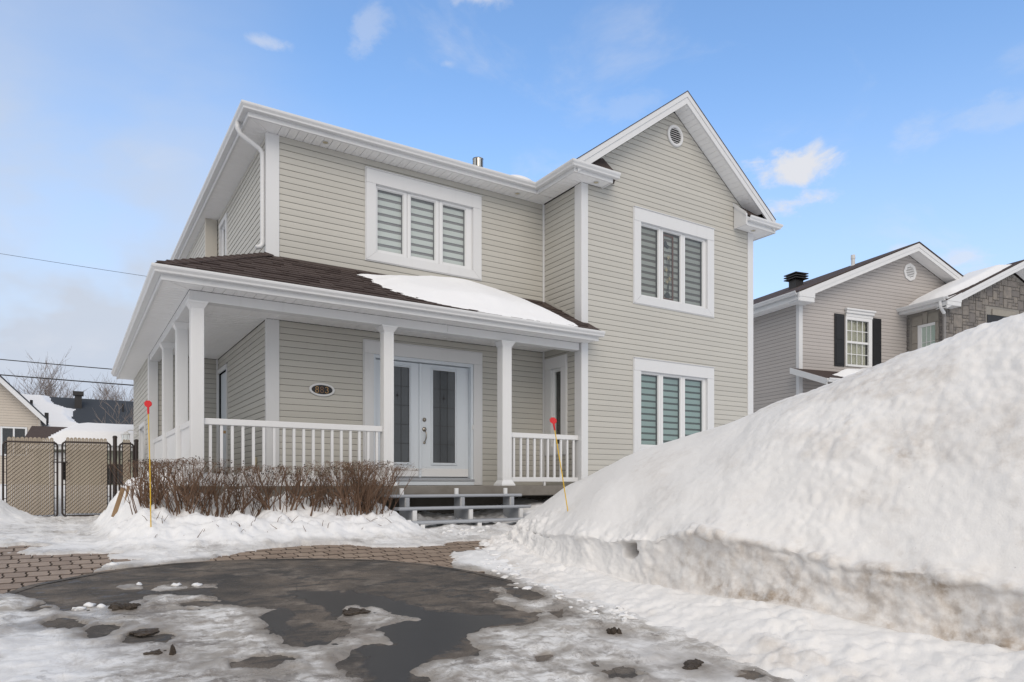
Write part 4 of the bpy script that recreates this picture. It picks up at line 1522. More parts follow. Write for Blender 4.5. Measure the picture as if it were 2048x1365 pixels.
UP = [(-0.372, 9.2), (-0.372, -0.385), (4.872, -0.385), (4.872, -1.535), (5.76, -1.535)]
MB().sweep(UP + [(5.76, GY0 - 0.02)], fascia_prof(ZS - 0.012, 6.452)).build('fascia', M['white'], house)
MB().sweep(UP[:-1] + [(5.85, -1.535)], gutter_prof(6.368)).build('gutter', M['white'], house, label='white eave gutter along the upper roof')
UPR = [(9.44, -1.535), (10.395, -1.535), (10.395, 6.0)]
MB().sweep(UPR, fascia_prof(ZS - 0.042, 6.452)).build('fascia', M['white'], house)
MB().sweep(UPR, gutter_prof(6.352)).build('gutter', M['white'], house, label='white gutter at the right end of the gable')
# box end at the right return
MB().prism([(9.40, GY0 - 0.024, 6.268), (9.40, -1.56, 6.268), (9.40, -1.56, 6.50), (9.40, GY0 - 0.024, 6.81)], (0.036, 0, 0)).build('eave_end', M['white'], house)
MB().prism([(9.385, GY0, 6.76), (9.385, -1.56, 6.455), (9.385, -1.56, 6.53), (9.385, GY0, 6.835)], (0.014, 0, 0)).build('rake_trim', M['white'], house)


def soffit_run(parent, F, u0, u1, d0, d1, z, step=0.133, mitre0=0.0, mitre1=0.0):
    """panels side by side along local x from u0 to u1, each reaching from d0 to d1; raised lip between panels"""
    n = max(1, int(round((u1 - u0) / step)))
    st_ = (u1 - u0) / n
    for i in range(n):
        a, b = u0 + i * st_, u0 + (i + 1) * st_ - 0.007
        m = MB()
        m.box(a, b, d0, d1, z, z + 0.014, F)
        m.box(a + st_ * 0.47, a + st_ * 0.53, d0 + 0.001, d1 - 0.001, z - 0.0025, z, F)
        m.build('soffit_panel', M['soffit'], parent)


sf = MB()
sf.box(-0.36, 4.865, -0.372, -0.001, ZS + 0.016, ZS + 0.03)
sf.box(4.875, 5.29, -1.52, -0.38, ZS + 0.016, ZS + 0.03)
sf.box(5.30, 5.755, -1.52, -1.212, ZS + 0.016, ZS + 0.03)
soffit = sf.build('soffit', M['dark'], house)
soffit_run(soffit, Matrix.Identity(4), 0.01, 4.86, -0.356, -0.002, ZS)
soffit_run(soffit, T(0, 0, 0), 5.30, 5.75, -1.505, -1.245, ZS)
soffit_run(soffit, T(5.262, 0, 0) @ RZ(R(-90)), 0.38, 1.21, -0.36, -0.002, ZS)
for b6 in ((4.90, 5.2995, -1.505, -1.212), (4.8605, 5.262, -0.356, -0.002), (-0.342, 0.0095, -0.356, -0.002)):
    MB().box(*b6, ZS, ZS + 0.014).build('soffit_corner', M['soffit'], soffit)
m = MB()           # mitre strips
for a, b in (((-0.34, -0.354), (-0.005, -0.03)), ((4.90, -1.50), (5.27, -1.24)), ((4.87, -0.37), (5.25, -0.02))):
    m.tube([(a[0], a[1], ZS - 0.002), (b[0], b[1], ZS - 0.002)], 0.006, 5)
m.build('mitre_strip', M['soffit'], soffit)
ls = MB()          # left soffit, fine ribs
ls.box(-0.342, -0.001, 0.0, 9.0, ZS, ZS + 0.014)
for k in range(67):
    y = 0.03 + k * 0.133
    ls.box(-0.341, -0.03, y, y + 0.012, ZS - 0.003, ZS)
ls.build('side_soffit', M['soffit'], house)
rs = MB()
rs.box(9.4365, 10.364, -1.505, -1.244, ZS - 0.032, ZS - 0.018)
rs.box(10.0305, 10.364, -1.2435, 6.0, ZS - 0.032, ZS - 0.018)
rs.build('side_soffit', M['soffit'], house)
for x, y, z in ((0.86, -0.19, ZS), (4.55, -0.19, ZS), (5.50, -1.37, ZS), (9.86, -1.37, ZS - 0.032), (-0.5, -0.65, 3.39)):
    dl = MB().lathe([(0.045, 0.0), (0.060, 0.0), (0.060, -0.006), (0.045, -0.004), (0.042, 0.0)], (x, y, z - 0.003), 24)
    dl.f = dl.f[:-2]
    o = dl.build('soffit_light', M['white'], house)
    MB().lathe([(0.0, 0), (0.044, 0), (0.044, -0.001), (0, -0.001)], (x, y, z - 0.003), 20).build('lamp', M['plate'], o)

# ---- roofs
mr = MB()
E0, E1, P0, P1 = -0.40, 10.40, -0.40, 9.2
tp = math.tan(R(19))
hz = (P1 - P0) / 2 * tp
zb = 6.455
ridge_y = (P0 + P1) / 2
mr.add([(E0, P0, zb), (E1, P0, zb), (E1, P1, zb), (E0, P1, zb), (E0 + 4.8, ridge_y, zb + hz), (E1 - 4.8, ridge_y, zb + hz)],
       [(0, 1, 5, 4), (1, 2, 5), (2, 3, 4, 5), (3, 0, 4), (3, 2, 1, 0)])
mr.build('main_roof', M['shingle'], house)
RKY = -1.56


def rake_roof(name, xa, za, x1, z1, y0, y1, th, mat):
    dx_, dz_ = x1 - xa, z1 - za
    L = math.hypot(dx_, dz_)
    return MB().prism([(xa, y0, za), (x1, y0, z1), (x1, y0, z1 - th), (xa, y0, za - th)], (0, y1 - y0, 0)).build(name, mat, house)


RT, RB = 8.52, 6.53
XLo, XHi = 4.93, 10.335
rake_roof('gable_roof', AP_X, RT + 0.012, XLo, RB + 0.012, RKY - 0.03, 4.0, 0.016, M['shingle'])
rake_roof('gable_roof', AP_X, RT + 0.013, XHi, RB + 0.013, RKY - 0.03, 4.0, 0.016, M['shingle'])
for sx, xe in ((-1, XLo), (1, XHi)):
    sl_ = (RT - RB) / abs(xe - AP_X)
    a = AP_X
    o1 = rake_roof('rake_fascia', a, RT - 0.005, xe, RB - 0.005, RKY - 0.022, RKY + 0.02, 0.105, M['white'])
    o2 = rake_roof('rake_fascia', a, RT - 0.112, xe + sx * -0.0, RB - 0.112, RKY - 0.010, RKY + 0.02, 0.125, M['white'])
# rake soffit panels
for sx, xe in ((-1, 5.35), (1, 9.93)):
    n = 25
    par = rake_roof('rake_soffit', AP_X, RT - 0.205, xe, RT - 0.205 - abs(xe - AP_X) * rk, RKY + 0.021, GY0 - 0.002, 0.012, M['dark'])
    for i in range(n):
        f0, f1 = i / n, (i + 1) / n - 0.05 / n
        xa, xb = AP_X + (xe - AP_X) * f0, AP_X + (xe - AP_X) * f1
        za, zb_ = RT - 0.2175 - abs(xa - AP_X) * rk, RT - 0.2175 - abs(xb - AP_X) * rk
        MB().prism([(xa, RKY + 0.022, za), (xb, RKY + 0.022, zb_), (xb, RKY + 0.022, zb_ - 0.016), (xa, RKY + 0.022, za - 0.016)], (0, GY0 - 0.012 - RKY - 0.022, 0)).build('soffit_panel', M['soffit'], par)
# little roofs over the two eave returns
MB().add([(4.88, -1.56, 6.462), (5.84, -1.56, 6.462), (6.05, GY0 - 0.016, 6.56), (5.78, GY0 - 0.016, 6.88), (4.95, GY0 - 0.016, 6.47), (4.88, GY0 - 0.016, 6.462), (6.05, GY0 - 0.016, 6.462)],
         [(0, 1, 3, 4), (1, 2, 3), (1, 6, 2), (0, 4, 5), (0, 5, 6, 1), (2, 6, 5, 4, 3)]).build('return_roof', M['shingle'], house)
MB().add([(9.44, -1.56, 6.475), (10.38, -1.56, 6.475), (10.38, GY0 - 0.022, 6.78), (9.44, GY0 - 0.022, 6.78), (9.44, GY0 - 0.022, 6.475), (10.38, GY0 - 0.022, 6.475)],
         [(0, 1, 2, 3), (0, 3, 4), (1, 5, 2), (0, 4, 5, 1), (3, 2, 5, 4)]).build('return_roof', M['shingle'], house)
# flue on the main roof
fx, fy = 4.15, 0.62
fb = 6.455 + (fy - P0) * tp
flm = MB().lathe([(0.085, -0.1), (0.085, 0.14), (0.095, 0.14), (0.095, 0.17), (0.075, 0.17), (0.075, 0.20), (0.10, 0.20), (0.10, 0.36), (0.108, 0.37), (0.0, 0.385)], (fx, fy, fb), 24)
flue = flm.build('flue_pipe', M['steel'], house, smooth=False)
for k in range(6):
    a = k * math.pi / 3 + 0.3
    MB().box(-0.012, 0.012, 0.0985, 0.1035, 0.205, 0.355, T(fx, fy, fb) @ RZ(a)).build('flue_slot', M['black'], flue)
# downspout at the upper left corner
dsp_pts = [(-0.44, 0.02, 6.37), (-0.44, 0.02, 6.27), (-0.40, 0.025, 6.20), (-0.12, 0.05, 6.06), (-0.066, 0.055, 6.00), (-0.062, 0.06, 5.90), (-0.062, 0.06, 4.62), (-0.068, 0.06, 4.56), (-0.10, 0.055, 4.52), (-0.16, 0.05, 4.50)]
MB().tube(dsp_pts, 0.036, 10).build('downspout', M['white'], house, smooth=True, label='white downspout bending back to the corner')

# ---- porch
slab = MB()
slab.cbox(-1.42, XI - 0.05, -1.40, -0.002, 0.60, 0.768, 0.012)
slab.box(-1.419, -0.002, -0.0015, 4.26, 0.605, 0.767)
slab.build('porch_slab', M['concrete'], house)
MB().box(1.0, 5.2, -0.55, -0.50, -0.1, 0.61).build('foundation', M['concrete'], house)
MB().box(-1.3, 1.0, -1.30, -1.22, -0.1, 0.61).build('foundation', M['concrete'], house)
MB().box(1.15, 5.2, -1.2, -0.56, 0.02, 0.06).build('crawl_floor', M['dark'], house)
bmz0, bmz1 = 3.24, 3.374
for a, b in ((-1.282, 2.55), (2.553, XI - 0.05)):
    MB().cbox(a, b, -1.20, -1.03, bmz0, bmz1, 0.004).build('porch_beam', M['white'], house)
MB().cbox(-1.282, -1.10, -1.029, 4.23, bmz0, bmz1, 0.004).build('porch_beam', M['white'], house)
pc = MB()
pc.box(-1.099, XI - 0.03, -1.0295, -0.018, 3.392, 3.402)
pc.box(-1.099, -0.018, -0.0175, 4.25, 3.392, 3.402)
for k in range(49):
    x = -1.09 + k * 0.13
    if x < XI - 0.06:
        pc.box(x, x + 0.010, -1.029, -0.02, 3.388, 3.392)
for k in range(32):
    y = 0.03 + k * 0.13
    pc.box(-1.09, -0.02, y, y + 0.010, 3.388, 3.392)
pc.build('porch_ceiling', M['soffit'], house)


def post(x0, y0, w=0.163, label=None):
    cx, cy = x0 + w / 2, y0 + w / 2
    m = MB()
    m.cbox(x0, x0 + w, y0, y0 + w, 0.83, 3.16, 0.006)
    for k in range(5):          # raised flutes on the two faces one sees
        u = x0 + 0.022 + k * (w - 0.044 - 0.012) / 4
        m.box(u, u + 0.012, y0 - 0.003, y0 - 0.0002, 0.90, 3.13)
        v = y0 + 0.022 + k * (w - 0.044 - 0.012) / 4
        m.box(x0 - 0.003, x0 - 0.0002, v, v + 0.012, 0.90, 3.13)
    p = m.build('porch_post', M['vinyl'], house, label=label)

    def frustum(h0, h1, a, b):
        q = MB()
        q.add([(cx + sx * r, cy + sy * r, h) for h, r in ((h0, a), (h1, b)) for sx, sy in ((-1, -1), (1, -1), (1, 1), (-1, 1))],
              [(0, 1, 5, 4), (1, 2, 6, 5), (2, 3, 7, 6), (3, 0, 4, 7), (3, 2, 1, 0), (4, 5, 6, 7)])
        return q
    h = w / 2
    cap = frustum(3.15, 3.21, h + 0.004, h + 0.034)
    f2 = frustum(3.2102, 3.239, h + 0.040, h + 0.046)
    cap.add(f2.v, f2.f)
    cap.build('post_cap', M['vinyl'], p)
    bs = frustum(0.7695, 0.80, h + 0.044, h + 0.040)
    f3 = frustum(0.8002, 0.86, h + 0.036, h + 0.003)
    bs.add(f3.v, f3.f)
    bs.build('post_base', M['vinyl'], p)


post(-1.262, -1.198)
post(1.458, -1.198)
post(3.600, -1.198, 0.185)
post(-1.262, 0.30)
post(-1.262, 2.10)


def railing(F, u0, u1, label, n, solid=False):
    m = MB().cbox(u0, u1, -0.035, 0.035, 1.600, 1.688, 0.008, F)
    r = m.build('railing', M['vinyl'], house, label=label)
    MB().cbox(u0, u1, -0.024, 0.024, 0.835, 0.915, 0.005, F).build('bottom_rail', M['vinyl'], r)
    me = MB().cbox(-0.019, 0.019, -0.019, 0.019, 0.913, 1.602, 0.003).mesh('baluster', M['vinyl'])
    for k in range(n):
        u = u0 + (k + 0.62) * (u1 - u0) / (n + 0.24)
        inst(me, 'baluster', r, F @ T(u, 0, 0))
    if not solid:
        MB().box((u0 + u1) / 2 - 0.015, (u0 + u1) / 2 + 0.015, -0.015, 0.015, 0.769, 0.8345, F).build('rail_foot', M['vinyl'], r)


FRl = FY(-1.115)
railing(FRl, -1.098, 1.457, 'long white railing left of the front door', 18)
railing(FRl, 3.786, XI - 0.036, 'short white railing right of the steps', 10)
FLr = FX(-1.18)
for a, b in ((-0.299, 1.034), (-2.099, -0.464), (-4.23, -2.264)):
    railing(FLr, a, b, 'white railing along the left side of the porch', 30 if b < 0 else 26, True)
m = MB()
m.box(-1.186, -1.174, -1.03, 0.299, 0.92, 1.599)
m.box(-1.186, -1.174, 0.465, 2.099, 0.92, 1.599)
m.build('privacy_panel', M['vinyl'], house)

# porch eave
PE = [(-1.655, 8.35), (-1.655, -1.565), (5.40, -1.565)]
MB().sweep(PE, fascia_prof(3.362, 3.52)).build('fascia', M['white'], house)
MB().sweep([PE[0], PE[1], (5.46, -1.565)], gutter_prof(3.432)).build('gutter', M['white'], house, label='white gutter along the porch roof')
pf = MB().box(-1.64, 5.385, -1.553, -1.2005, 3.393, 3.405)
psf = pf.build('soffit', M['dark'], house)
soffit_run(psf, Matrix.Identity(4), -1.27, 5.385, -1.5355, -1.2015, 3.377)
m = MB()
m.box(-1.626, -1.2825, -1.2, 8.35, 3.378, 3.392)
m.box(-1.626, -1.2705, -1.5355, -1.2005, 3.378, 3.392)
for k in range(70):
    y = -1.15 + k * 0.133
    m.box(-1.624, -1.30, y, y + 0.012, 3.375, 3.378)
m.tube([(-1.62, -1.53, 3.376), (-1.29, -1.21, 3.376)], 0.006, 5)
m.build('side_soffit', M['soffit'], house)

# porch roof deck: front slope, hip and left slope
SLP = 0.532
EV, ZE = -1.635, 3.532
LV = -1.725


def pz(y):
    return ZE + SLP * (y - EV)


hipz = pz(0)
sl_left = (hipz - ZE) / (0 - LV)
rd = MB()
rd.add([(LV, EV, ZE), (5.42, EV, ZE), (5.42, GY0 - 0.02, pz(GY0)), (XI, GY0 - 0.02, pz(GY0)), (XI, 0, hipz), (0, 0, hipz), (LV, 8.4, ZE), (0, 8.4, hipz),
        (LV + 0.02, EV + 0.02, ZE - 0.02), (5.42, EV + 0.02, ZE - 0.02), (LV + 0.02, 8.4, ZE - 0.02)],
       [(0, 1, 2, 3, 4, 5), (0, 5, 7, 6), (0, 8, 9, 1), (0, 6, 10, 8)])
proof = rd.build('porch_roof', M['shingle'], house, fix=False)
ang = math.atan(SLP)
EXS = 0.142                                  # course height along the slope
slope_len = math.hypot(1.635, hipz - ZE)
ncr = int(slope_len / EXS) + 1


def tab_mesh(w, th, d=0.155):
    q = MB()
    q.add([(0.002, 0, 0.002 + th), (w - 0.002, 0, 0.002 + th), (w - 0.002, d, 0.003), (0.002, d, 0.003), (0.002, 0.003, 0), (w - 0.002, 0.003, 0), (w - 0.002, d, 0), (0.002, d, 0)],
          [(0, 1, 2, 3), (0, 4, 5, 1), (1, 5, 6, 2), (3, 7, 4, 0), (2, 6, 7, 3)])
    return q.mesh('shingle', M['shingle'])


tabs = [(w, tab_mesh(w, th)) for w in (0.16, 0.22, 0.30) for th in (0.008, 0.010, 0.019)]
# roof snow outline on the front slope (X, Y)
RSNOW = [(1.30, -0.42), (1.52, -0.60), (1.40, -0.72), (1.55, -0.92), (1.50, -1.02), (1.72, -1.28), (1.95, -1.42), (2.32, -1.55), (2.9, -1.63), (3.4, -1.66), (4.76, -1.66), (4.92, -1.63), (4.80, -1.30), (4.62, -1.0), (4.5, -0.62), (4.32, -0.34), (4.05, -0.12), (3.4, -0.02), (2.6, -0.03), (1.82, -0.30)]
for rr_ in range(ncr):
    s0 = rr_ * EXS
    yy = EV + s0 * math.cos(ang)
    zz = ZE + s0 * math.sin(ang)
    xl_ = LV * (1 - (yy - EV) / (0 - EV)) + 0.03
    x = xl_ - random.uniform(0, 0.2)
    xe = XI - 0.005 if yy > GY0 - 0.1 else 5.40
    while x < xe:
        w, me = random.choice(tabs)
        if x + w > xe:
            break
        x0 = max(x, xl_)
        inside = poly_sd(RSNOW, np.array([x, x + w]), np.array([yy + 0.06, yy + 0.06]))
        if x >= xl_ - 0.02 and not (inside < -0.14).all():
            if yy + 0.14 < -0.004:
                inst(me, 'shingle', proof, T(x, yy, zz + 0.004) @ Matrix.Rotation(ang, 4, 'X'))
        x += w
# hip caps
hip_a, hip_b = Vector((LV, EV, ZE + 0.012)), Vector((-0.02, -0.02, hipz + 0.012))
hd_ = (hip_b - hip_a)
hl = hd_.length
hd_.normalize()
s_f = Vector((1, 0, 0))
n_f = Vector((0, -SLP, 1)).normalized()
n_l = Vector((-sl_left, 0, 1)).normalized()
t_f = (s_f - hd_ * s_f.dot(hd_)).normalized()
t_l = (Vector((0, 1, 0)) - hd_ * hd_.y).normalized()
t_f = hd_.cross(n_f)
t_f = t_f if t_f.x > 0 else -t_f
t_l = hd_.cross(n_l)
t_l = t_l if t_l.y > 0 else -t_l
s0 = 0.06
while s0 < hl - 0.02:
    a = hip_a + hd_ * s0
    b = hip_a + hd_ * min(s0 + 0.20, hl)
    up = Vector((0, 0, 0.018))
    q = MB()
    q.add([tuple(a + t_f * 0.14 + up), tuple(a + up * 1.2), tuple(a + t_l * 0.14 + up), tuple(b + t_f * 0.14), tuple(b), tuple(b + t_l * 0.14),
           tuple(a + t_f * 0.14 - up * 0.2), tuple(a - up * 0.2), tuple(a + t_l * 0.14 - up * 0.2)],
          [(0, 1, 4, 3), (1, 2, 5, 4), (0, 6, 7, 1), (1, 7, 8, 2), (0, 3, 6)])
    q.build('hip_shingle', M['shingle'], proof, fix=False)
    s0 += 0.15
# flashing strip where the porch roof meets the bay
MB().prism([(XI - 0.022, 0.0, hipz + 0.012), (XI - 0.022, GY0, pz(GY0) + 0.012), (XI - 0.022, GY0, pz(GY0) + 0.055), (XI - 0.022, 0.0, hipz + 0.055)], (0.02, 0, 0)).build('flashing', M['siding'], house)
MB().box(0.18, XI - 0.03, -0.024, -0.016, hipz - 0.005, hipz + 0.03).build('flashing', M['siding'], house)

# lantern on the low wing's corner
lx, ly, lz = -1.52, 7.35, 1.86
lm = MB()
lm.lathe([(0.0, 0), (0.055, 0), (0.05, 0.02), (0.0, 0.02)], (-1.29, ly, 1.98), 14)
lm.tube([(-1.29, ly, 2.0), (-1.36, ly, 2.06), (-1.45, ly, 2.06), (lx, ly, 2.0)], 0.014, 8)
lant = lm.build('wall_lantern', M['white'], house, label='white lantern on the side wall of the low wing')
MB().lathe([(0.02, 0.16), (0.10, 0.11), (0.105, 0.09), (0.0, 0.09)], (lx, ly, lz), 6).build('lantern_cap', M['white'], lant)
MB().lathe([(0.0, -0.13), (0.055, -0.13), (0.085, 0.085), (0.0, 0.085)], (lx, ly, lz), 6).build('lantern_glass', M['glass'], lant)
cg = MB()
for k in range(6):
    a = k * math.pi / 3
    cg.tube([(lx + 0.058 * math.cos(a), ly + 0.058 * math.sin(a), lz - 0.13), (lx + 0.089 * math.cos(a), ly + 0.089 * math.sin(a), lz + 0.088)], 0.006, 5)
cg.lathe([(0.06, -0.15), (0.06, -0.13), (0.0, -0.13), (0.0, -0.15)], (lx, ly, lz), 8)
cg.build('lantern_cage', M['white'], lant)

# ------------------------------------------------------------------ porch steps
steps = empty('porch_steps', (2.5, -1.9, 0.1), 'open grey wooden steps with three treads below the front door', 'steps')
for yf, zt, u0, u1 in ((-1.66, 0.635, 1.36, 3.70), (-1.93, 0.455, 1.39, 3.70), (-2.20, 0.262, 1.38, 3.66)):
    MB().cbox(u0, u1, yf, yf + 0.235, zt - 0.045, zt, 0.014).build('tread', M['tread'], steps)
for xs_ in (1.62, 2.56, 3.48):
    q = MB()
    pts = [(xs_, -1.402, 0.70), (xs_, -1.402, 0.30), (xs_, -2.10, -0.02), (xs_, -2.17, -0.02), (xs_, -2.17, 0.215), (xs_, -1.92, 0.215), (xs_, -1.92, 0.41), (xs_, -1.66, 0.41), (xs_, -1.66, 0.588), (xs_, -1.45, 0.588), (xs_, -1.45, 0.70)]
    q.prism(pts, (0.055, 0, 0))
    q.build('stringer', M['tread'], steps)
    for yf, z0, z1 in ((-1.652, 0.40, 0.589), (-1.922, 0.20, 0.409), (-2.192, 0.0, 0.216)):
        MB().cbox(xs_ - 0.006, xs_ + 0.061, yf, yf + 0.045, z0, z1, 0.004).build('riser_block', M['vinyl'], steps)
    MB().cbox(xs_ - 0.004, xs_ + 0.058, -1.452, -1.404, 0.58, 0.73, 0.004).build('riser_block', M['vinyl'], steps)

# ------------------------------------------------------------------ snow lying on the roofs
RSX, RSY = np.meshgrid(np.arange(1.15, 5.05, 0.025), np.arange(-1.78, 0.0, 0.025))
rsd = poly_sd(RSNOW, RSX, RSY) + 0.02 * fbm(RSX * 5, RSY * 9, 4, 81)
thick = 0.17 * sstep(0.0, -0.42, rsd) * (0.85 + 0.25 * fbm(RSX * 1.2, RSY * 1.2, 2, 82)) * np.interp(RSX, [1.2, 2.0, 3.4, 4.3, 5.0], [0.35, 0.8, 1.25, 1.0, 0.6])
thick += 0.035 * sstep(0.0, -0.06, rsd)
RSZ = ZE + SLP * (RSY - EV) + 0.016 + thick - 0.002
kp = rsd < 0.0
keep = kp[:-1, :-1] | kp[1:, 1:]
tag(place(bpy.data.objects.new('roof_snow', grid_mesh('roof_snow', RSX, RSY, RSZ, M['roof_snow'], None, keep))), 'smooth tongue of white snow sliding down the brown porch roof', 'snow')
SX, SY = np.meshgrid(np.linspace(4.35, 5.1, 30), np.linspace(-0.36, 0.5, 30))
rr_ = np.hypot((SX - 4.75) / 0.33, (SY - 0.08) / 0.40)
SZ = 6.455 + (SY - P0) * tp - 0.02 + 0.20 * np.sqrt(np.clip(1 - rr_ ** 2, 0, 1))
tag(place(bpy.data.objects.new('roof_snow', grid_mesh('roof_snow', SX, SY, SZ, M['roof_snow'], None, (rr_ < 1.0)[:-1, :-1]))), 'small lump of snow in the upper roof valley beside the gable', 'snow')

# ------------------------------------------------------------------ neighbour on the right: siding and stone
NO = Matrix.Translation((16.388, 2.11, 0)) @ RZ(R(-10.2))
nb = empty('neighbour_house', (16.388, 2.11, 0), 'taupe sided neighbouring house with grey stone wing and black shutters, right', 'house', rz=R(-10.2))


def nbuild(m, name, mat, parent=None, **k):
    return m.build(name, mat, parent or nb, NO, **k)


NSL = 0.417
NAX, NAZ = 4.66, 8.47


def nl(z):
    return max(0.10, NAX - (NAZ - z) / NSL)


def nr(z):
    return min(9.3, NAX + (NAZ - z) / NSL)


nw = nbuild(MB().prism([(0.11, 0.07, 0), (9.4, 0.07, 0), (9.4, 0.07, 6.4), (NAX, 0.07, NAZ), (0.11, 0.07, 6.5)], (0, 0.1, 0)), 'wall', M['dark'])
NWIN = (1.93, 2.99, 4.60, 6.10)


def n_siding(F, lo, hi, z0, z1, holes, parent):
    fl = lo if callable(lo) else (lambda z: lo)
    fh = hi if callable(hi) else (lambda z: hi)
    e = 0.112
    z = z0
    while z < z1 - e * 0.5:
        cuts = sorted((h[0], h[1]) for h in holes if h[2] < z + e and h[3] > z)
        c = fl(z)
        segs = []
        for a, b in cuts:
            segs.append((c, fl(z + e) if c == fl(z) else c, a, a))
            c = b
        segs.append((c, fl(z + e) if c == fl(z) else c, fh(z), fh(z + e)))
        for s in segs:
            if s[2] > s[0] + 0.01:
                nbuild(board(s[0], min(s[1], s[2]), s[2], max(s[3], s[0]), z, F, e), 'siding_board', M['siding_n'], parent)
        z += e


n_siding(Matrix.Identity(4), nl, nr, 2.2, NAZ - 0.02, [(NWIN[0] - 0.03, NWIN[1] + 0.03, NWIN[2] - 0.03, NWIN[3] + 0.03)], nw)
nws = nbuild(MB().box(0.003, 0.1, 0.1, 8.0, 0, 6.5), 'wall', M['dark'])
n_siding(RZ(R(-90)), -8.0, -0.02, 2.2, 6.42, [], nws)
nbuild(MB().cbox(-0.025, 0.125, -0.03, 0.10, 0, 6.36, 0.006), 'corner_post', M['white'])
# eaves and roof
nbuild(MB().sweep([(-0.42, 8.3), (-0.42, -0.44)], fascia_prof(6.34, 6.62)), 'fascia', M['white'])
nbuild(MB().sweep([(-0.42, 8.3), (-0.42, -0.40)], gutter_prof(6.50, 0.11, 0.13)), 'gutter', M['white'])
nbuild(MB().box(-0.40, 0.0, -0.40, 8.2, 6.35, 6.365), 'side_soffit', M['soffit'])
nbuild(MB().cbox(-0.43, 0.16, -0.47, -0.03, 6.30, 6.44, 0.01), 'eave_return', M['white'])
nbuild(MB().prism([(-0.44, -0.475, 6.441), (0.17, -0.475, 6.441), (0.17, -0.475, 6.80), (-0.44, -0.475, 6.56)], (0, 0.04, 0)), 'eave_end', M['white'])


def n_rake(name, xa, za, x1, z1, y0, y1, th, mat):
    return nbuild(MB().prism([(xa, y0, za), (x1, y0, z1), (x1, y0, z1 - th), (xa, y0, za - th)], (0, y1 - y0, 0)), name, mat)


for sgn, xe in ((-1, -0.46), (1, 9.78)):
    dz = abs(xe - NAX) * NSL
    n_rake('roof', NAX, 8.745, xe, 8.745 - dz, -0.48, 8.0, 0.03, M['shingle'])
    n_rake('rake_fascia', NAX, 8.694, xe, 8.694 - dz, -0.465, -0.42, 0.13, M['white'])
    n_rake('rake_fascia', NAX, 8.563, xe, 8.563 - dz, -0.452, -0.42, 0.12, M['white'])
    n_rake('rake_soffit', NAX, 8.50, xe, 8.50 - dz, -0.419, -0.02, 0.012, M['soffit'])
# window with cornice and shutters
w = nbuild(MB().cbox(1.86, 3.14, -0.13, -0.01, 6.33, 6.40, 0.012).cbox(1.885, 3.10, -0.10, -0.01, 6.24, 6.329, 0.012).cbox(1.905, 3.07, -0.06, -0.01, 6.14, 6.239, 0.008), 'window', M['white'], label='grid window with a white cornice between black shutters')
for a, b, c, d in ((1.90, 1.955, 4.55, 6.139), (2.90, 3.045, 4.55, 6.139)):
    nbuild(MB().cbox(a, b, -0.05, 0.02, c, d, 0.006), 'casing', M['vinyl'], w)
nbuild(MB().cbox(1.9555, 2.8995, -0.05, 0.02, 6.04, 6.139, 0.006), 'casing', M['vinyl'], w)
nbuild(MB().cbox(1.9555, 2.8995, -0.06, 0.02, 4.55, 4.62, 0.006), 'sill', M['vinyl'], w)
nbuild(MB().cbox(1.956, 2.899, -0.03, 0.015, 5.30, 5.37, 0.006), 'meeting_rail', M['vinyl'], w)
for z0, z1, dy in ((5.37, 6.04, 0.0), (4.62, 5.30, 0.012)):
    nbuild(MB().box(1.956, 2.899, 0.006 + dy, 0.009 + dy, z0, z1), 'pane', M['glass'], w)
    gm = MB()
    for k in (1, 2, 3):
        x = 1.956 + k * (2.899 - 1.956) / 4
        gm.box(x - 0.011, x + 0.011, -0.006 + dy, 0.005 + dy, z0, z1)
    zc = (z0 + z1) / 2
    gm.box(1.957, 2.898, -0.0065 + dy, 0.0045 + dy, zc - 0.011, zc + 0.011)
    nbuild(gm, 'grille', M['vinyl'], w)
bl = MB()
for k in range(48):
    z = 4.62 + k * 0.0296
    bl.box(1.96, 2.85, 0.055, 0.062, z, z + 0.024)
nbuild(bl, 'mini_blind', M['mini_blind'], w)
for a, b in ((1.43, 1.85), (3.06, 3.46)):
    sh = MB()
    sh.cbox(a, b, -0.045, -0.012, 4.53, 6.19, 0.006)
    for z0, z1 in ((4.60, 5.28), (5.38, 6.12)):
        sh.cbox(a + 0.05, b - 0.05, -0.056, -0.046, z0, z1, 0.005)
    nbuild(sh, 'shutter', M['shutter'], w)
# octagonal vent
ov = MB().lathe([(0.20, 0), (0.30, 0), (0.30, 0.03), (0.20, 0.03), (0.20, 0)], (4.80, -0.012, 7.88), 8, 'Y')
ov.f = ov.f[:-2]
o = nbuild(ov, 'gable_vent', M['white'])
nbuild(MB().lathe([(0.0, 0), (0.205, 0), (0.205, 0.004), (0, 0.004)], (4.80, -0.012, 7.88), 8, 'Y'), 'vent_screen', M['black'], o)
for k in range(7):
    z = 7.88 - 0.165 + k * 0.055
    hw = min(0.20, 0.20 * 1.35 - abs(z - 7.88) * 0.9)
    nbuild(MB().box(4.80 - hw, 4.80 + hw, -0.036, -0.016, z - 0.012, z + 0.020), 'louvre', M['white'], o)
# roof furniture
rv_ = nbuild(MB().box(2.18, 2.52, 2.35, 2.69, 7.4, 8.02), 'roof_vent', M['black'], label='square black metal roof vent')
for k in range(3):
    z = 8.03 + k * 0.085
    nbuild(MB().box(2.06, 2.64, 2.23, 2.81, z, z + 0.03), 'vent_plate', M['black'], rv_)
    nbuild(MB().box(2.22, 2.48, 2.39, 2.65, z + 0.0305, z + 0.0845), 'vent_core', M['black'], rv_)
nbuild(MB().lathe([(0.09, 0.0), (0.085, 0.08), (0.065, 0.09), (0.065, 0.30), (0.075, 0.31), (0.075, 0.45), (0.0, 0.45)], (4.05, 1.6, 8.40), 14), 'vent_pipe', M['vinyl'], label='thin pale vent pipe on the roof')

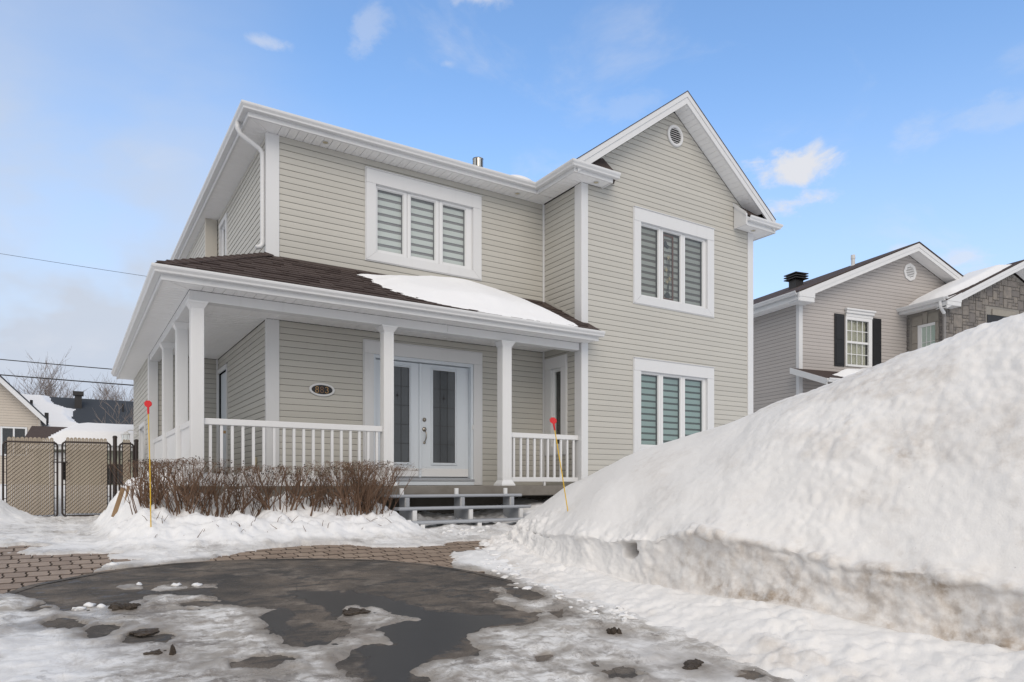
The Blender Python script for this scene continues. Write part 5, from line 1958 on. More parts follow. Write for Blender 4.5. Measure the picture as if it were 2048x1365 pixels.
# stone wing
WX, WY = 4.667, -1.315
WSL = 0.454
WAX, WAZ = 7.95, 7.86
core = MB().prism([(WX + 0.01, WY + 0.012, 0), (12, WY + 0.012, 0), (12, WY + 0.012, 6.3), (11.6, WY + 0.012, 6.3), (WAX, WY + 0.012, WAZ), (WX + 0.01, WY + 0.012, 6.36)], (0, 0.2, 0))
core.box(WX + 0.012, WX + 0.1, WY + 0.22, -0.01, 0, 6.45)
stw = nbuild(core, 'stone_wall', M['mortar'])


def ashlar(F, u0, u1, z0, z1, ok_fn, skip):
    rnd = random.Random(5)
    cell = 0.105
    nu, nz = int((u1 - u0) / cell), int((z1 - z0) / cell)
    occ = np.zeros((nu, nz), bool)
    sizes = [(4, 2), (3, 2), (5, 2), (2, 2), (4, 3), (2, 1), (3, 1), (4, 4), (3, 3), (1, 1), (2, 3)]
    for j in range(nz):
        for i in range(nu):
            if occ[i, j]:
                continue
            opts = sizes[:]
            rnd.shuffle(opts)
            for w_, h_ in opts + [(1, 1)]:
                if i + w_ <= nu and j + h_ <= nz and not occ[i:i + w_, j:j + h_].any():
                    break
            occ[i:i + w_, j:j + h_] = True
            a, b = u0 + i * cell + 0.009, u0 + (i + w_) * cell - 0.009
            c, d = z0 + j * cell + 0.009, z0 + (j + h_) * cell - 0.009
            bad = lambda a, b, c, d: (not ok_fn(a, b, c, d)) or any(a < s[1] and b > s[0] and c < s[3] and d > s[2] for s in skip)
            todo = [(a, b, c, d)]
            if bad(a, b, c, d):
                todo = []
                for k1 in range(w_):
                    for k2 in range(h_):
                        e4 = (u0 + (i + k1) * cell + 0.009, u0 + (i + k1 + 1) * cell - 0.009, z0 + (j + k2) * cell + 0.009, z0 + (j + k2 + 1) * cell - 0.009)
                        if not bad(*e4):
                            todo.append(e4)
            for a, b, c, d in todo:
                o_ = rnd.uniform(0.010, 0.024)
                jj = lambda: rnd.uniform(-.004, .004)
                q = MB()
                k = 0.010
                q.add([(a, 0.012, c), (b, 0.012, c), (b, 0.012, d), (a, 0.012, d), (a + jj(), -o_ * .5, c + jj()), (b + jj(), -o_ * .5, c + jj()), (b + jj(), -o_ * .5, d + jj()), (a + jj(), -o_ * .5, d + jj()),
                       (a + k, -o_, c + k), (b - k, -o_ + jj(), c + k), (b - k, -o_, d - k), (a + k, -o_ + jj(), d - k)],
                      [(0, 1, 5, 4), (1, 2, 6, 5), (2, 3, 7, 6), (3, 0, 4, 7), (4, 5, 9, 8), (5, 6, 10, 9), (6, 7, 11, 10), (7, 4, 8, 11), (8, 9, 10, 11)])
                q.v = [tuple(F @ Vector(p)) for p in q.v]
                nbuild(q, 'stone', M['stone'], stw)


def wl_ok(a, b, c, d):
    return d < WAZ - (WAX - a) * WSL - 0.01 and d < WAZ - (b - WAX) * WSL - 0.01


FWIN = (6.72, 8.1, 4.9, 6.35)
ashlar(T(0, WY, 0), WX, 9.2, 4.75, 7.86, wl_ok, [(FWIN[0] - 0.02, FWIN[1] + 0.2, FWIN[2], FWIN[3] + 0.22)])
SWN = (0.42, 1.02, 4.7, 6.0)       # u = -Y on the side face
ashlar(T(WX, 0, 0) @ RZ(R(-90)), 0.0, 1.315, 4.75, 6.42, lambda a, b, c, d: True, [(0.20, 1.16, 4.6, 6.32)])
FSW = T(WX, 0, 0) @ RZ(R(-90))
q_ = MB()
for a, b, c, d in ((0.215, 0.41, 5.42, 5.98), (0.215, 0.41, 4.8, 5.405), (1.03, 1.145, 5.42, 5.98), (1.03, 1.145, 4.8, 5.405), (0.215, 0.60, 5.995, 6.30), (0.78, 1.145, 5.995, 6.30)):
    nbuild(MB().cbox(a, b, -0.022, 0.012, c, d, 0.006, FSW), 'stone', M['quoin'], stw)
nbuild(MB().prism([(0.625, -0.035, 5.995), (0.755, -0.035, 5.995), (0.775, -0.035, 6.36), (0.605, -0.035, 6.36)], (0, 0.04, 0), FSW), 'keystone', M['quoin'], stw)
w2 = nbuild(MB().cbox(0.415, 1.025, -0.02, 0.03, 5.90, 5.99, 0.006, FSW), 'window', M['vinyl'], label='grid window in the stone side wall')
nbuild(MB().cbox(0.415, 0.56, -0.02, 0.03, 4.7, 5.899, 0.006, FSW), 'casing', M['vinyl'], w2)
nbuild(MB().box(0.5605, 1.02, 0.000, 0.003, 4.7, 5.899, FSW), 'pane', M['glass'], w2)
nbuild(MB().box(0.56, 1.02, 0.006, 0.010, 5.12, 5.90, FSW), 'shade', M['green_blind'], w2)
nbuild(MB().box(0.56, 1.02, 0.0075, 0.0115, 4.7, 5.12, FSW), 'dark_room', M['room'], w2)
gm = MB()
for u in (0.72, 0.87):
    gm.box(u - 0.009, u + 0.009, -0.010, -0.001, 4.7, 5.90, FSW)
gm.box(0.561, 1.02, -0.0105, -0.0015, 5.385, 5.403, FSW)
nbuild(gm, 'grille', M['vinyl'], w2)
w3 = nbuild(MB().box(FWIN[0], FWIN[1], -0.006, 0.02, FWIN[2], FWIN[3], T(0, WY, 0)), 'window', M['shutter'], label='dark window opening in the stone front')
nbuild(MB().cbox(FWIN[0] + 0.22, FWIN[1], -0.03, 0.012, FWIN[3] + 0.005, FWIN[3] + 0.20, 0.006, T(0, WY, 0)), 'lintel', M['quoin'], w3)
# wing eaves and roof
nbuild(MB().sweep([(4.30, 0.0), (4.30, -1.70)], fascia_prof(6.40, 6.62)), 'fascia', M['white'])
nbuild(MB().sweep([(4.30, 0.0), (4.30, -1.66)], gutter_prof(6.49, 0.11, 0.13)), 'gutter', M['white'])
nbuild(MB().box(4.302, 4.665, -1.66, -0.01, 6.42, 6.434), 'side_soffit', M['soffit'])
nbuild(MB().cbox(4.28, 4.90, -1.72, -1.34, 6.34, 6.47, 0.01), 'eave_return', M['white'])
nbuild(MB().prism([(4.275, -1.725, 6.471), (4.91, -1.725, 6.471), (4.91, -1.725, 6.79), (4.275, -1.725, 6.56)], (0, 0.04, 0)), 'eave_end', M['white'])
for sgn, xe in ((-1, 4.27), (1, 11.63)):
    dz = abs(xe - WAX) * WSL
    n_rake('roof', WAX, 8.19, xe, 8.19 - dz, -1.73, 1.5, 0.03, M['shingle'])
    n_rake('rake_fascia', WAX, 8.139, xe, 8.139 - dz, -1.715, -1.67, 0.12, M['white'])
    n_rake('rake_fascia', WAX, 8.018, xe, 8.018 - dz, -1.702, -1.67, 0.11, M['white'])
    n_rake('rake_soffit', WAX, 7.955, xe, 7.955 - dz, -1.669, -1.33, 0.012, M['soffit'])
nds = [(4.24, -1.50, 6.50), (4.24, -1.50, 6.38), (4.30, -1.48, 6.30), (4.50, -1.44, 6.16), (4.56, -1.40, 6.05), (4.56, -1.40, 3.0)]
nbuild(MB().tube(nds[:4], 0.05, 8), 'downspout', M['white'], label='white elbow of the downspout')
nbuild(MB().tube(nds[3:], 0.05, 8), 'downspout', plain('grey_downspout', (0.20, 0.19, 0.185), 0.5), label='grey lower length of the downspout')
# low front roof of the neighbour, partly under snow
lr = MB().prism([(-0.30, 0.0, 4.36), (-0.30, -1.35, 3.86), (-0.30, -1.35, 3.80), (-0.30, 0.0, 4.30)], (4.9, 0, 0))
nbuild(lr, 'low_roof', M['shingle'])
nbuild(MB().prism([(-0.34, 0.03, 4.37), (-0.34, -1.40, 3.84), (-0.34, -1.40, 3.66), (-0.34, 0.03, 4.19)], (0.035, 0, 0)), 'rake_fascia', M['white'])
nbuild(MB().sweep([(-0.34, -1.38), (4.6, -1.38)], gutter_prof(3.74, 0.11, 0.13)), 'gutter', M['white'])


def n_snow(name, x0, x1, y0, y1, zf, out, th, label, seed):
    X_, Y_ = np.meshgrid(np.linspace(x0, x1, 60), np.linspace(y0, y1, 50))
    d = poly_sd(out, X_, Y_) + 0.03 * fbm(X_ * 4, Y_ * 4, 3, seed)
    Z_ = zf(X_, Y_) + th * sstep(0.0, -0.35, d) + 0.03 * sstep(0, -0.05, d)
    P_ = np.stack([X_, Y_, Z_, np.ones_like(X_)], -1) @ np.array(NO).T
    k = d < 0
    o = bpy.data.objects.new(name, grid_mesh(name, P_[..., 0], P_[..., 1], P_[..., 2], M['roof_snow'], None, (k[:-1, :-1] | k[1:, 1:])))
    return tag(place(o), label, 'snow')


n_snow('roof_snow', 4.2, 8.1, -1.8, 0.1, lambda x, y: 8.20 - (WAX - x) * WSL, [(4.62, 0.05), (4.55, -1.0), (4.9, -1.5), (5.8, -1.62), (6.9, -1.62), (7.55, -1.55), (7.6, -0.9), (7.7, 0.05)], 0.14, 'long white snow slab on the roof of the stone wing', 91)
n_snow('roof_snow', 0.0, 4.8, -1.45, 0.02, lambda x, y: 4.37 + y * 0.37, [(0.55, -0.75), (1.1, -0.45), (1.9, -0.25), (2.2, -0.02), (2.9, -0.02), (3.3, -0.3), (4.6, -0.2), (4.6, -1.4), (1.2, -1.35), (0.8, -1.0)], 0.20, 'white snow on the low dark roof below the shuttered window', 92)

# ------------------------------------------------------------------ houses and shed beyond the gates
bh = empty('cream_house', (-7.5, 24, 0.1), 'cream sided house with steep white-trimmed gable behind the gates, far left', 'house')
BA, BZA, BSL = -7.6, 7.66, 1.06


def b_l(z):
    return max(-11.5, BA - (BZA - z) / BSL)


def b_r(z):
    return min(-3.72, BA + (BZA - z) / BSL)


bw = MB().prism([(-11.5, 24.003, 0), (-3.72, 24.003, 0), (-3.72, 24.003, 3.5), (BA, 24.003, BZA), (-11.5, 24.003, 3.5)], (0, 0.2, 0)).build('wall', M['dark'], bh)
siding(bw, FY(24), b_l, b_r, 0.6, BZA - 0.1, [(-4.97, -4.17, 1.97, 3.12)], M['siding_l'], joined=True, seam=False, e=0.11)
MB().cbox(-3.76, -3.66, 23.96, 24.1, 0.3, 3.5, 0.01).build('corner_post', M['siding_l'], bh)
MB().box(-3.78, -3.7, 24.1, 33, 0.3, 3.5).build('side_wall', M['siding_l'], bh)
for sg in (-1, 1):
    xe = BA + sg * 4.15
    za, ze = BZA + 0.22, BZA + 0.22 - 4.15 * BSL
    MB().prism([(BA, 23.5, za + 0.08), (xe, 23.5, ze + 0.08), (xe, 23.5, ze), (BA, 23.5, za)], (0, 9, 0)).build('roof', M['shingle_g'], bh)
    MB().prism([(BA, 23.48, za - 0.002), (xe, 23.48, ze - 0.002), (xe, 23.48, ze - 0.24), (BA, 23.48, za - 0.24)], (0, 0.05, 0)).build('rake_fascia', M['vinyl'], bh)
w = MB()
for a, b, c, d in ((-5.02, -4.95, 1.95, 3.15), (-4.19, -4.12, 1.95, 3.15), (-4.9495, -4.1905, 3.08, 3.15), (-4.9495, -4.1905, 1.95, 2.02), (-4.60, -4.54, 2.021, 3.079)):
    w.cbox(a, b, 23.94, 24.0, c, d, 0.006)
w = w.build('window', M['vinyl'], bh)
MB().box(-4.95, -4.57, 23.98, 23.984, 2.02, 3.08).build('pane', M['glass'], w)
MB().box(-4.57, -4.19, 23.97, 23.974, 2.02, 3.08).build('pane', M['glass'], w)
MB().box(-4.95, -4.19, 24.06, 24.064, 2.02, 3.08).build('curtain', M['curtain'], w)
MB().box(-3.55, -3.40, 25.2, 25.3, 3.45, 3.9).build('vent_stub', M['black'], bh)

dw = empty('grey_roofed_house', (-1, 27, 0.1), 'low house with slate-grey shingle roof partly under snow, behind the shed', 'house')
MB().box(-3.65, 9, 27.3, 33, 0.1, 3.3).build('wall', M['siding_l'], dw)
MB().prism([(-4.9, 26.9, 3.30), (-4.9, 30.2, 5.12), (-4.9, 33.5, 3.30), (-4.9, 33.5, 3.22), (-4.9, 30.2, 5.02), (-4.9, 26.9, 3.22)], (14, 0, 0)).build('roof', M['shingle_g'], dw)
MB().box(-3.6, 9, 26.84, 26.9, 3.16, 3.30).build('gutter', M['vinyl'], dw)
rvt = MB().box(-2.42, -2.12, 29.1, 29.4, 4.3, 5.15).build('roof_vent', M['black'], dw)
MB().box(-2.5, -2.04, 29.02, 29.48, 5.151, 5.35).build('vent_cap', M['black'], rvt)
MB().tube([(-0.35, 29.0, 4.3), (-0.35, 29.0, 4.85)], 0.05, 8).build('vent_pipe', M['black'], dw)
MB().tube([(-4.15, 28.6, 4.2), (-4.15, 28.6, 4.75)], 0.06, 8).build('vent_pipe', M['black'], dw)
X_, Y_ = np.meshgrid(np.linspace(-4.9, 0.2, 90), np.linspace(26.8, 30.2, 60))
out = [(-4.9, 26.85), (-1.9, 26.85), (-1.0, 26.95), (-1.7, 27.2), (-2.35, 27.5), (-2.55, 28.1), (-2.45, 28.9), (-2.9, 29.1), (-3.3, 29.4), (-3.5, 30.0), (-3.5, 30.2), (-4.9, 30.2)]
d = poly_sd(out, X_, Y_) + 0.10 * fbm(X_ * 3, Y_ * 3, 4, 95)
Z_ = 3.31 + (Y_ - 26.9) * (1.82 / 3.3) + 0.16 * sstep(0, -0.4, d) + 0.05 * sstep(0, -0.06, d)
kk = d < 0
tag(place(bpy.data.objects.new('roof_snow', grid_mesh('roof_snow', X_, Y_, Z_, M['roof_snow'], None, (kk[:-1, :-1] | kk[1:, 1:])))), 'ragged white snow on the slate-grey roof at far left', 'snow')

shed = empty('garden_shed', (-2, 10, 0.2), 'low garden shed with brown roof behind the chain-link gates', 'shed')
MB().box(-3.35, 0.6, 9.3, 12, 0.2, 1.72).build('wall', plain('pale_shed_wall', (0.52, 0.53, 0.44), 0.7, 0.2, var=0.06), shed)
MB().prism([(-3.60, 9.0, 1.78), (-3.44, 10.3, 2.28), (-3.44, 10.3, 2.22), (-3.60, 9.0, 1.72)], (4.3, 0, 0)).build('roof', M['shingle'], shed)
MB().prism([(-3.44, 10.3, 2.28), (-3.60, 12.3, 1.72), (-3.60, 12.3, 1.68), (-3.44, 10.3, 2.22)], (4.3, 0, 0)).build('roof', M['shingle'], shed)
MB().box(-3.6, 0.7, 8.96, 9.0, 1.64, 1.75).build('fascia', M['vinyl'], shed)
sdw = MB().cbox(-3.05, -2.62, 9.24, 9.3, 0.25, 1.58, 0.01).build('shed_door', M['vinyl'], shed)
MB().box(-2.76, -2.62, 9.22, 9.236, 0.9, 1.35).build('pane', M['dark'], sdw)
sw_ = MB().cbox(-1.95, -1.42, 9.25, 9.3, 0.80, 1.30, 0.01).build('window', M['black'], shed)
MB().box(-1.92, -1.45, 9.24, 9.246, 0.83, 1.27).build('pane', M['glass'], sw_)
X_, Y_ = np.meshgrid(np.linspace(-3.6, 0.6, 80), np.linspace(8.85, 10.4, 40))
d = poly_sd([(-3.25, 8.95), (-3.0, 9.5), (-2.75, 10.05), (-2.3, 10.28), (0.5, 10.28), (0.5, 8.92), (-3.2, 8.9)], X_, Y_) + 0.03 * fbm(X_ * 3, Y_ * 3, 3, 96)
Z_ = 1.80 + (Y_ - 9.0) * 0.385 + 0.20 * sstep(0, -0.4, d) + 0.04 * sstep(0, -0.06, d)
kk = d < 0
tag(place(bpy.data.objects.new('roof_snow', grid_mesh('roof_snow', X_, Y_, Z_, M['roof_snow'], None, (kk[:-1, :-1] | kk[1:, 1:])))), 'thick rounded white snow on the brown shed roof', 'snow')
# deep snow lying in the back yard behind the gates
X_, Y_ = np.meshgrid(np.linspace(-9, 0, 70), np.linspace(5.25, 9.2, 60))
Z_ = 0.13 + 0.60 * sstep(5.2, 6.6, Y_) * (1 + 0.15 * fbm(X_ * 1.2, Y_ * 1.2, 4, 97)) + 0.1 * sstep(-3, -5, X_)
tag(place(bpy.data.objects.new('back_yard_snow', grid_mesh('back_yard_snow', X_, Y_, Z_, M['snow']))), kind='structure')

# ------------------------------------------------------------------ chain-link gates with privacy slats
def gate(x0, x1, z0, z1, label, y=4.9, hinge_left=True, slats=11, name='chain_link_gate', cat='gate', grp='chain-link gates with tan slats', rounded=True):
    t = empty(name, ((x0 + x1) / 2, y, z0), label, cat, grp)
    r = 0.07
    fm = MB()
    pts = []
    for cx, cz, a0 in ((x1 - r, z1 - r, 90), (x1 - r, z0 + r, 0), (x0 + r, z0 + r, -90), (x0 + r, z1 - r, -180)):
        for k in range(5):
            a = R(a0 - k * 22.5)
            pts.append((cx + r * math.cos(a), y, cz + r * math.sin(a)))
    pts.append(pts[0])
    fm.tube(pts, 0.018, 8, caps=False)
    fm.build('frame', M['brown_metal'], t, smooth=True)
    bars = [x0 + 0.052, x1 - 0.052]
    for b in bars:
        MB().tube([(b, y, z0 + 0.01), (b, y, z1 + 0.03)], 0.009, 6).build('tension_bar', M['brown_metal'], t)
    tie = MB()
    for k in range(6):
        z = z0 + 0.12 + k * (z1 - z0 - 0.2) / 5
        tie.tube([(x0, y - 0.004, z), (bars[0], y - 0.004, z)], 0.007, 5)
        tie.tube([(bars[1], y - 0.004, z), (x1, y - 0.004, z)], 0.007, 5)
    tag(tie.build('tie_band', M['brown_metal'], t), kind='stuff')
    a, b = bars[0] + 0.008, bars[1] - 0.008
    st_ = (b - a) / slats
    q = MB()
    w_ = st_ * 0.445
    zb_, zt_ = z0 + 0.045, z1 + 0.055
    for s0 in (0.03 * st_, 0.97 * st_ - w_):
        q.cbox(s0, s0 + w_, -0.004, 0.004, zb_, zt_, 0.0015)
    arc = []
    c_, ro, ri = st_ * 0.5, st_ * 0.47, st_ * 0.47 - w_
    for k in range(9):
        an = math.pi * k / 8
        arc.append((c_ + ro * math.cos(an), zt_ + ro * 1.15 * math.sin(an)))
    inn = [(c_ + ri * math.cos(math.pi * k / 8), zt_ + ri * 1.15 * math.sin(math.pi * k / 8)) for k in range(9)]
    vs = []
    for yy in (-0.0038, 0.0038):
        vs += [(u, yy, z) for u, z in arc] + [(u, yy, z) for u, z in inn]
    fs = []
    for k in range(8):
        fs += [(k, k + 1, 9 + k + 1, 9 + k), (18 + k, 27 + k, 27 + k + 1, 18 + k + 1), (k, 18 + k, 18 + k + 1, k + 1), (9 + k, 9 + k + 1, 27 + k + 1, 27 + k)]
    q.add(vs, fs)
    me = q.mesh('slat', M['tan'])
    for k in range(slats):
        inst(me, 'slat', t, T(a + k * st_, y, random.uniform(-0.006, 0.006)))
    wm = MB()
    step = 0.075
    H = z1 - z0 - 0.06
    L = b - a + 0.02
    u = -H
    while u < L:
        s0, s1 = max(0, -u), min(H, L - u)
        if s1 > s0 + 0.02:
            wm.tube([(a - 0.01 + u + s0, y - 0.007, z0 + 0.03 + s0), (a - 0.01 + u + s1, y - 0.007, z0 + 0.03 + s1)], 0.0040, 4, caps=False)
        s0, s1 = max(0, -u), min(H, L - u)
        if s1 > s0 + 0.02:
            wm.tube([(b + 0.01 - u - s0, y + 0.007, z0 + 0.03 + s0), (b + 0.01 - u - s1, y + 0.007, z0 + 0.03 + s1)], 0.0040, 4, caps=False)
        u += step
    tag(wm.build('wire_mesh', M['brown_metal'], t), kind='stuff')
    return t


gate(-3.68, -2.825, 0.15, 1.60, 'left chain-link gate with tan slats, its lower left corner buried in snow')
gate(-2.745, -1.93, 0.17, 1.62, 'right chain-link gate with tan slats, nearest the house')
gate(-1.77, -1.52, 0.17, 1.62, 'narrow slatted fence panel between the two dark posts', slats=3, name='fence_panel', cat='fence', grp=None)
for x, h, lab in ((-1.85, 1.72, 'dark round gate post beside the right gate'), (-1.47, 1.66, 'dark round fence post against the house wall'), (-3.78, 1.66, 'dark round gate post at the left picture edge')):
    t = empty('gate_post', (x, 4.9, 0.1), lab, 'post', 'gate posts')
    MB().tube([(x, 4.9, 0.05), (x, 4.9, h)], 0.038, 14).build('pole', M['brown_metal'], t)
    MB().lathe([(0.043, 0), (0.043, 0.03), (0.03, 0.05), (0.0, 0.055)], (x, 4.9, h), 14).build('cap', M['brown_metal'], t)
MB_l = MB().tube([(-2.90, 4.87, 1.22), (-2.66, 4.87, 1.22)], 0.012, 6)
MB_l.build('latch', M['brown_metal'], bpy.data.objects['chain_link_gate.001'])

# ------------------------------------------------------------------ driveway markers
def marker(base, top, label):
    t = empty('driveway_marker', base, label, 'marker', 'yellow driveway markers')
    b, tp_ = Vector(base), Vector(top)
    d = (tp_ - b).normalized()
    MB().tube([tuple(b - d * 0.25), tuple((b + tp_) / 2 + Vector((0.004, 0, 0))), tuple(tp_ - d * 0.07)], 0.0062, 8).build('rod', M['yellow'], t)
    # flat octagonal reflector facing the street, on a short socket
    xa = Vector((0.844, 0.536, 0)) if False else Vector((0.87, -0.49, 0))
    q = MB()
    c = tp_
    r = 0.041
    pts = [c + xa * (r * 1.06 * math.cos(R(22.5 + 45 * k))) + d * (r * 0.98 * math.sin(R(22.5 + 45 * k))) for k in range(8)]
    n = xa.cross(d).normalized() * 0.012
    q.prism([tuple(p - n / 2) for p in pts], tuple(n))
    h = q.build('reflector', M['red'], t)
    MB().tube([tuple(c - d * 0.115), tuple(c - d * 0.035)], [0.0105, 0.013], 8).build('socket', M['red'], t)
    MB().box(-0.018, 0.018, -0.003, 0.003, -0.004, 0.004, T(*(c + d * 0.03 - xa.cross(d).normalized() * 0.0075)) @ RZ(math.atan2(xa.y, xa.x))).build('slot', M['vinyl'], h)
    return t


marker((-1.84, -2.37, 0.34), (-1.866, -2.35, 1.713), 'upright yellow marker with red head in front of the bare hedge')
marker((2.38, -4.69, 0.33), (2.190, -4.62, 1.545), 'leaning yellow marker with red head stuck in the big snow bank')

# ------------------------------------------------------------------ bare hedge: a row of dormant shrubs
def shrub(x, y, w, h, seed, label, dens=1.0):
    rnd = random.Random(seed)
    zb_ = snow_z(x, y) - 0.12
    t = empty('bare_shrub', (x, y, zb_), label, 'shrub', 'bare hedge shrubs along the porch')
    m = MB()
    dead = MB()

    def twig(p, d, L, r, lev):
        n = 3 if lev < 2 else 2
        pts, rs = [p], [r]
        q = p.copy()
        dd = d.copy()
        for k in range(n):
            dd = (dd + Vector((rnd.uniform(-.28, .28), rnd.uniform(-.28, .28), rnd.uniform(-.10, .22)))).normalized()
            q = q + dd * (L / n)
            if q.z > zb_ + h + 0.03:
                q.z = zb_ + h + 0.03 - rnd.uniform(0, 0.10)
            pts.append(q.copy())
            rs.append(r * (1 - 0.62 * (k + 1) / n))
        m.tube([tuple(v) for v in pts], rs, 4 if lev == 0 else 3, caps=False)
        if lev < 2:
            for k in range(rnd.randint(3, 5) if lev == 0 else rnd.randint(2, 4)):
                i = rnd.randint(1, n)
                a = rnd.uniform(0, 6.28)
                nd = (dd * 0.75 + Vector((math.cos(a) * 0.62, math.sin(a) * 0.62, rnd.uniform(0.05, 0.55)))).normalized()
                twig(pts[i].copy(), nd, L * rnd.uniform(0.38, 0.72), rs[i] * 0.8, lev + 1)
        elif rnd.random() < 0.16:
            e = pts[-1]
            for _ in range(rnd.randint(1, 3)):
                o_ = e + Vector((rnd.uniform(-.018, .018), rnd.uniform(-.018, .018), rnd.uniform(-.018, .018)))
                s = rnd.uniform(0.005, 0.011)
                dead.add([tuple(o_ + Vector(v) * s) for v in ((1, 0, 0), (0, 1, 0), (-1, 0, 0.3), (0, -1, 0.2), (0, 0, 1), (0, 0, -1))], [(0, 1, 4), (1, 2, 4), (2, 3, 4), (3, 0, 4), (1, 0, 5), (2, 1, 5), (3, 2, 5), (0, 3, 5)])
    for k in range(int(29 * dens)):
        a = rnd.uniform(0, 6.28)
        rr = rnd.uniform(0, 0.19)
        p = Vector((x + rr * math.cos(a) * 1.3, y + rr * math.sin(a), zb_))
        lean = rnd.uniform(0.1, 0.85)
        d = Vector((math.cos(a) * lean * w, math.sin(a) * lean * 0.7, 1)).normalized()
        twig(p, d, h * rnd.uniform(0.5, 1.12), rnd.choice((0.005, 0.006, 0.008, 0.013)), 0)
    m.build('twigs', M['twig'], t, fix=False)
    if dead.v:
        tag(dead.build('dry_berries', M['dirt'], t), kind='stuff')


HEDGE = [(-1.76, -1.66, 0.55, 'tangled bare shrub at the left end of the hedge, behind the yellow marker'),
         (-1.44, -1.78, 0.8, 'bare brown shrub second from the left end of the hedge'),
         (-1.08, -1.84, 0.9, 'bare brown shrub below the left corner porch post'),
         (-0.66, -1.90, 0.85, 'thin bare shrub fourth from the left end of the hedge'),
         (-0.26, -1.88, 0.85, 'bare brown shrub in the middle of the hedge'),
         (0.10, -1.92, 0.85, 'bare brown shrub just right of the hedge middle'),
         (0.46, -1.90, 0.9, 'bare brown shrub third from the right end of the hedge'),
         (0.74, -1.94, 0.8, 'dense bare shrub second from the right end of the hedge'),
         (0.98, -1.90, 0.6, 'dense bare shrub at the right end of the hedge, beside the steps')]
for k, (x, y, wd, lab) in enumerate(HEDGE):
    zt = 1.01 + (0.03 if k in (0, 1, 7, 8) else -0.02)
    zb_ = snow_z(x, y) - 0.12
    shrub(x, y, wd, zt - zb_ + (0.02, 0.05, 0.0, -0.06, 0.03, -0.05, 0.02, 0.05, 0.0)[k], 40 + k, lab, (1.2, 1.5, 1.0, 0.65, 1.1, 0.6, 0.9, 1.5, 1.4)[k])
# single dry stems poking through the snow in front of the hedge
rnd = random.Random(3)
m = MB()
for k in range(46):
    x, y = rnd.uniform(-1.9, 1.3), rnd.uniform(-2.65, -2.05)
    z = snow_z(x, y)
    d = Vector((rnd.uniform(-.8, .8), rnd.uniform(-.6, .6), rnd.uniform(.3, 1))).normalized()
    L = rnd.uniform(0.04, 0.16)
    p = Vector((x, y, z - 0.02))
    m.tube([tuple(p), tuple(p + d * L * .6), tuple(p + d * L + Vector((rnd.uniform(-.03, .03), 0, -0.01)))], [0.004, 0.003, 0.002], 4)
tag(m.build('dry_stems', M['twig'], fix=False), 'scattered dry stems poking through the snow in front of the hedge', 'stems', kind='stuff')

# ------------------------------------------------------------------ boards leaning by the fence, clods on the drive
for (a, b, wd, lab) in (((-2.13, -0.62, 0.36), (-2.00, -0.30, 0.74), 0.055, 'short weathered board leaning left against the fence post'),
                        ((-2.00, -0.70, 0.34), (-1.92, -0.30, 0.76), 0.07, 'pale short board propped upright in the middle of three'),
                        ((-1.86, -0.55, 0.36), (-1.88, -0.20, 0.74), 0.06, 'short board half hidden behind the hedge end')):
    a, b = Vector(a), Vector(b)
    L = (b - a).length
    q = (b - a).to_track_quat('Z', 'X').to_matrix().to_4x4()
    o = MB().cbox(-0.012, 0.012, -wd / 2, wd / 2, 0, L, 0.003).build('wooden_board', M['wood'], None, Matrix.Translation(a) @ q @ RZ(R(90 if False else 35)))
    tag(o, lab, 'board', 'boards leaning beside the hedge')


CL = [((-2.30, -5.50), 0.10, 0.035, 'dark muddy clod at the near edge of the ice left of the puddles'),
      ((-2.20, -6.22), 0.12, 0.020, 'flat smear of mud on the ice at left'),
      ((-2.11, -6.76), 0.028, 0.060, 'small upright dark clod on the ice at lower left'),
      ((-2.19, -6.70), 0.060, 0.014, 'thin flat mud patch beside the small upright clod'),
      ((-0.83, -6.26), 0.11, 0.028, 'brown muddy lump on the ice island between the puddles'),
      ((0.61, -7.53), 0.055, 0.032, 'single dark clod on the ice near the foot of the bank'),
      ((0.59, -8.29), 0.11, 0.026, 'crumbled dark clod near the bottom edge beside the bank')]
for k, ((x, y), r, hgt, lab) in enumerate(CL):
    # a low core with crumbs frozen onto it, one continuous clump
    rnd = random.Random(160 + k)
    m = MB()
    bm = bmesh.new()
    bmesh.ops.create_icosphere(bm, subdivisions=3, radius=1)
    ivs = [v.co.copy() for v in bm.verts]
    ifs = [tuple(v.index for v in f.verts) for f in bm.faces]
    bm.free()
    z = max(snow_z(x, y), float(g(y)))
    for c in range(1 if k == 2 else 9):
        a = rnd.uniform(0, 6.28)
        q = 0 if c == 0 else rnd.uniform(0.35, 0.95)
        cx, cy = x + q * r * math.cos(a), y + q * r * 0.75 * math.sin(a)
        rr = r * (0.62 if c == 0 else rnd.uniform(0.16, 0.42))
        hh = hgt * (1.0 if c == 0 else rnd.uniform(0.3, 0.9))
        o1 = rnd.uniform(0, 90)
        vs = []
        for p in ivs:
            kk = 1 + 0.55 * float(fbm(p.x * 1.9 + o1 + p.z, p.y * 1.9 + o1 - p.z, 4, 2)) + rnd.uniform(-.06, .06)
            vs.append((cx + p.x * rr * kk, cy + p.y * rr * kk * 0.8, z - 0.004 + max(p.z, -0.4) * hh * kk))
        m.add(vs, ifs)
    tag(m.build('mud_clod', M['dirt'], fix=False), lab, 'mud', 'mud clods on the drive')
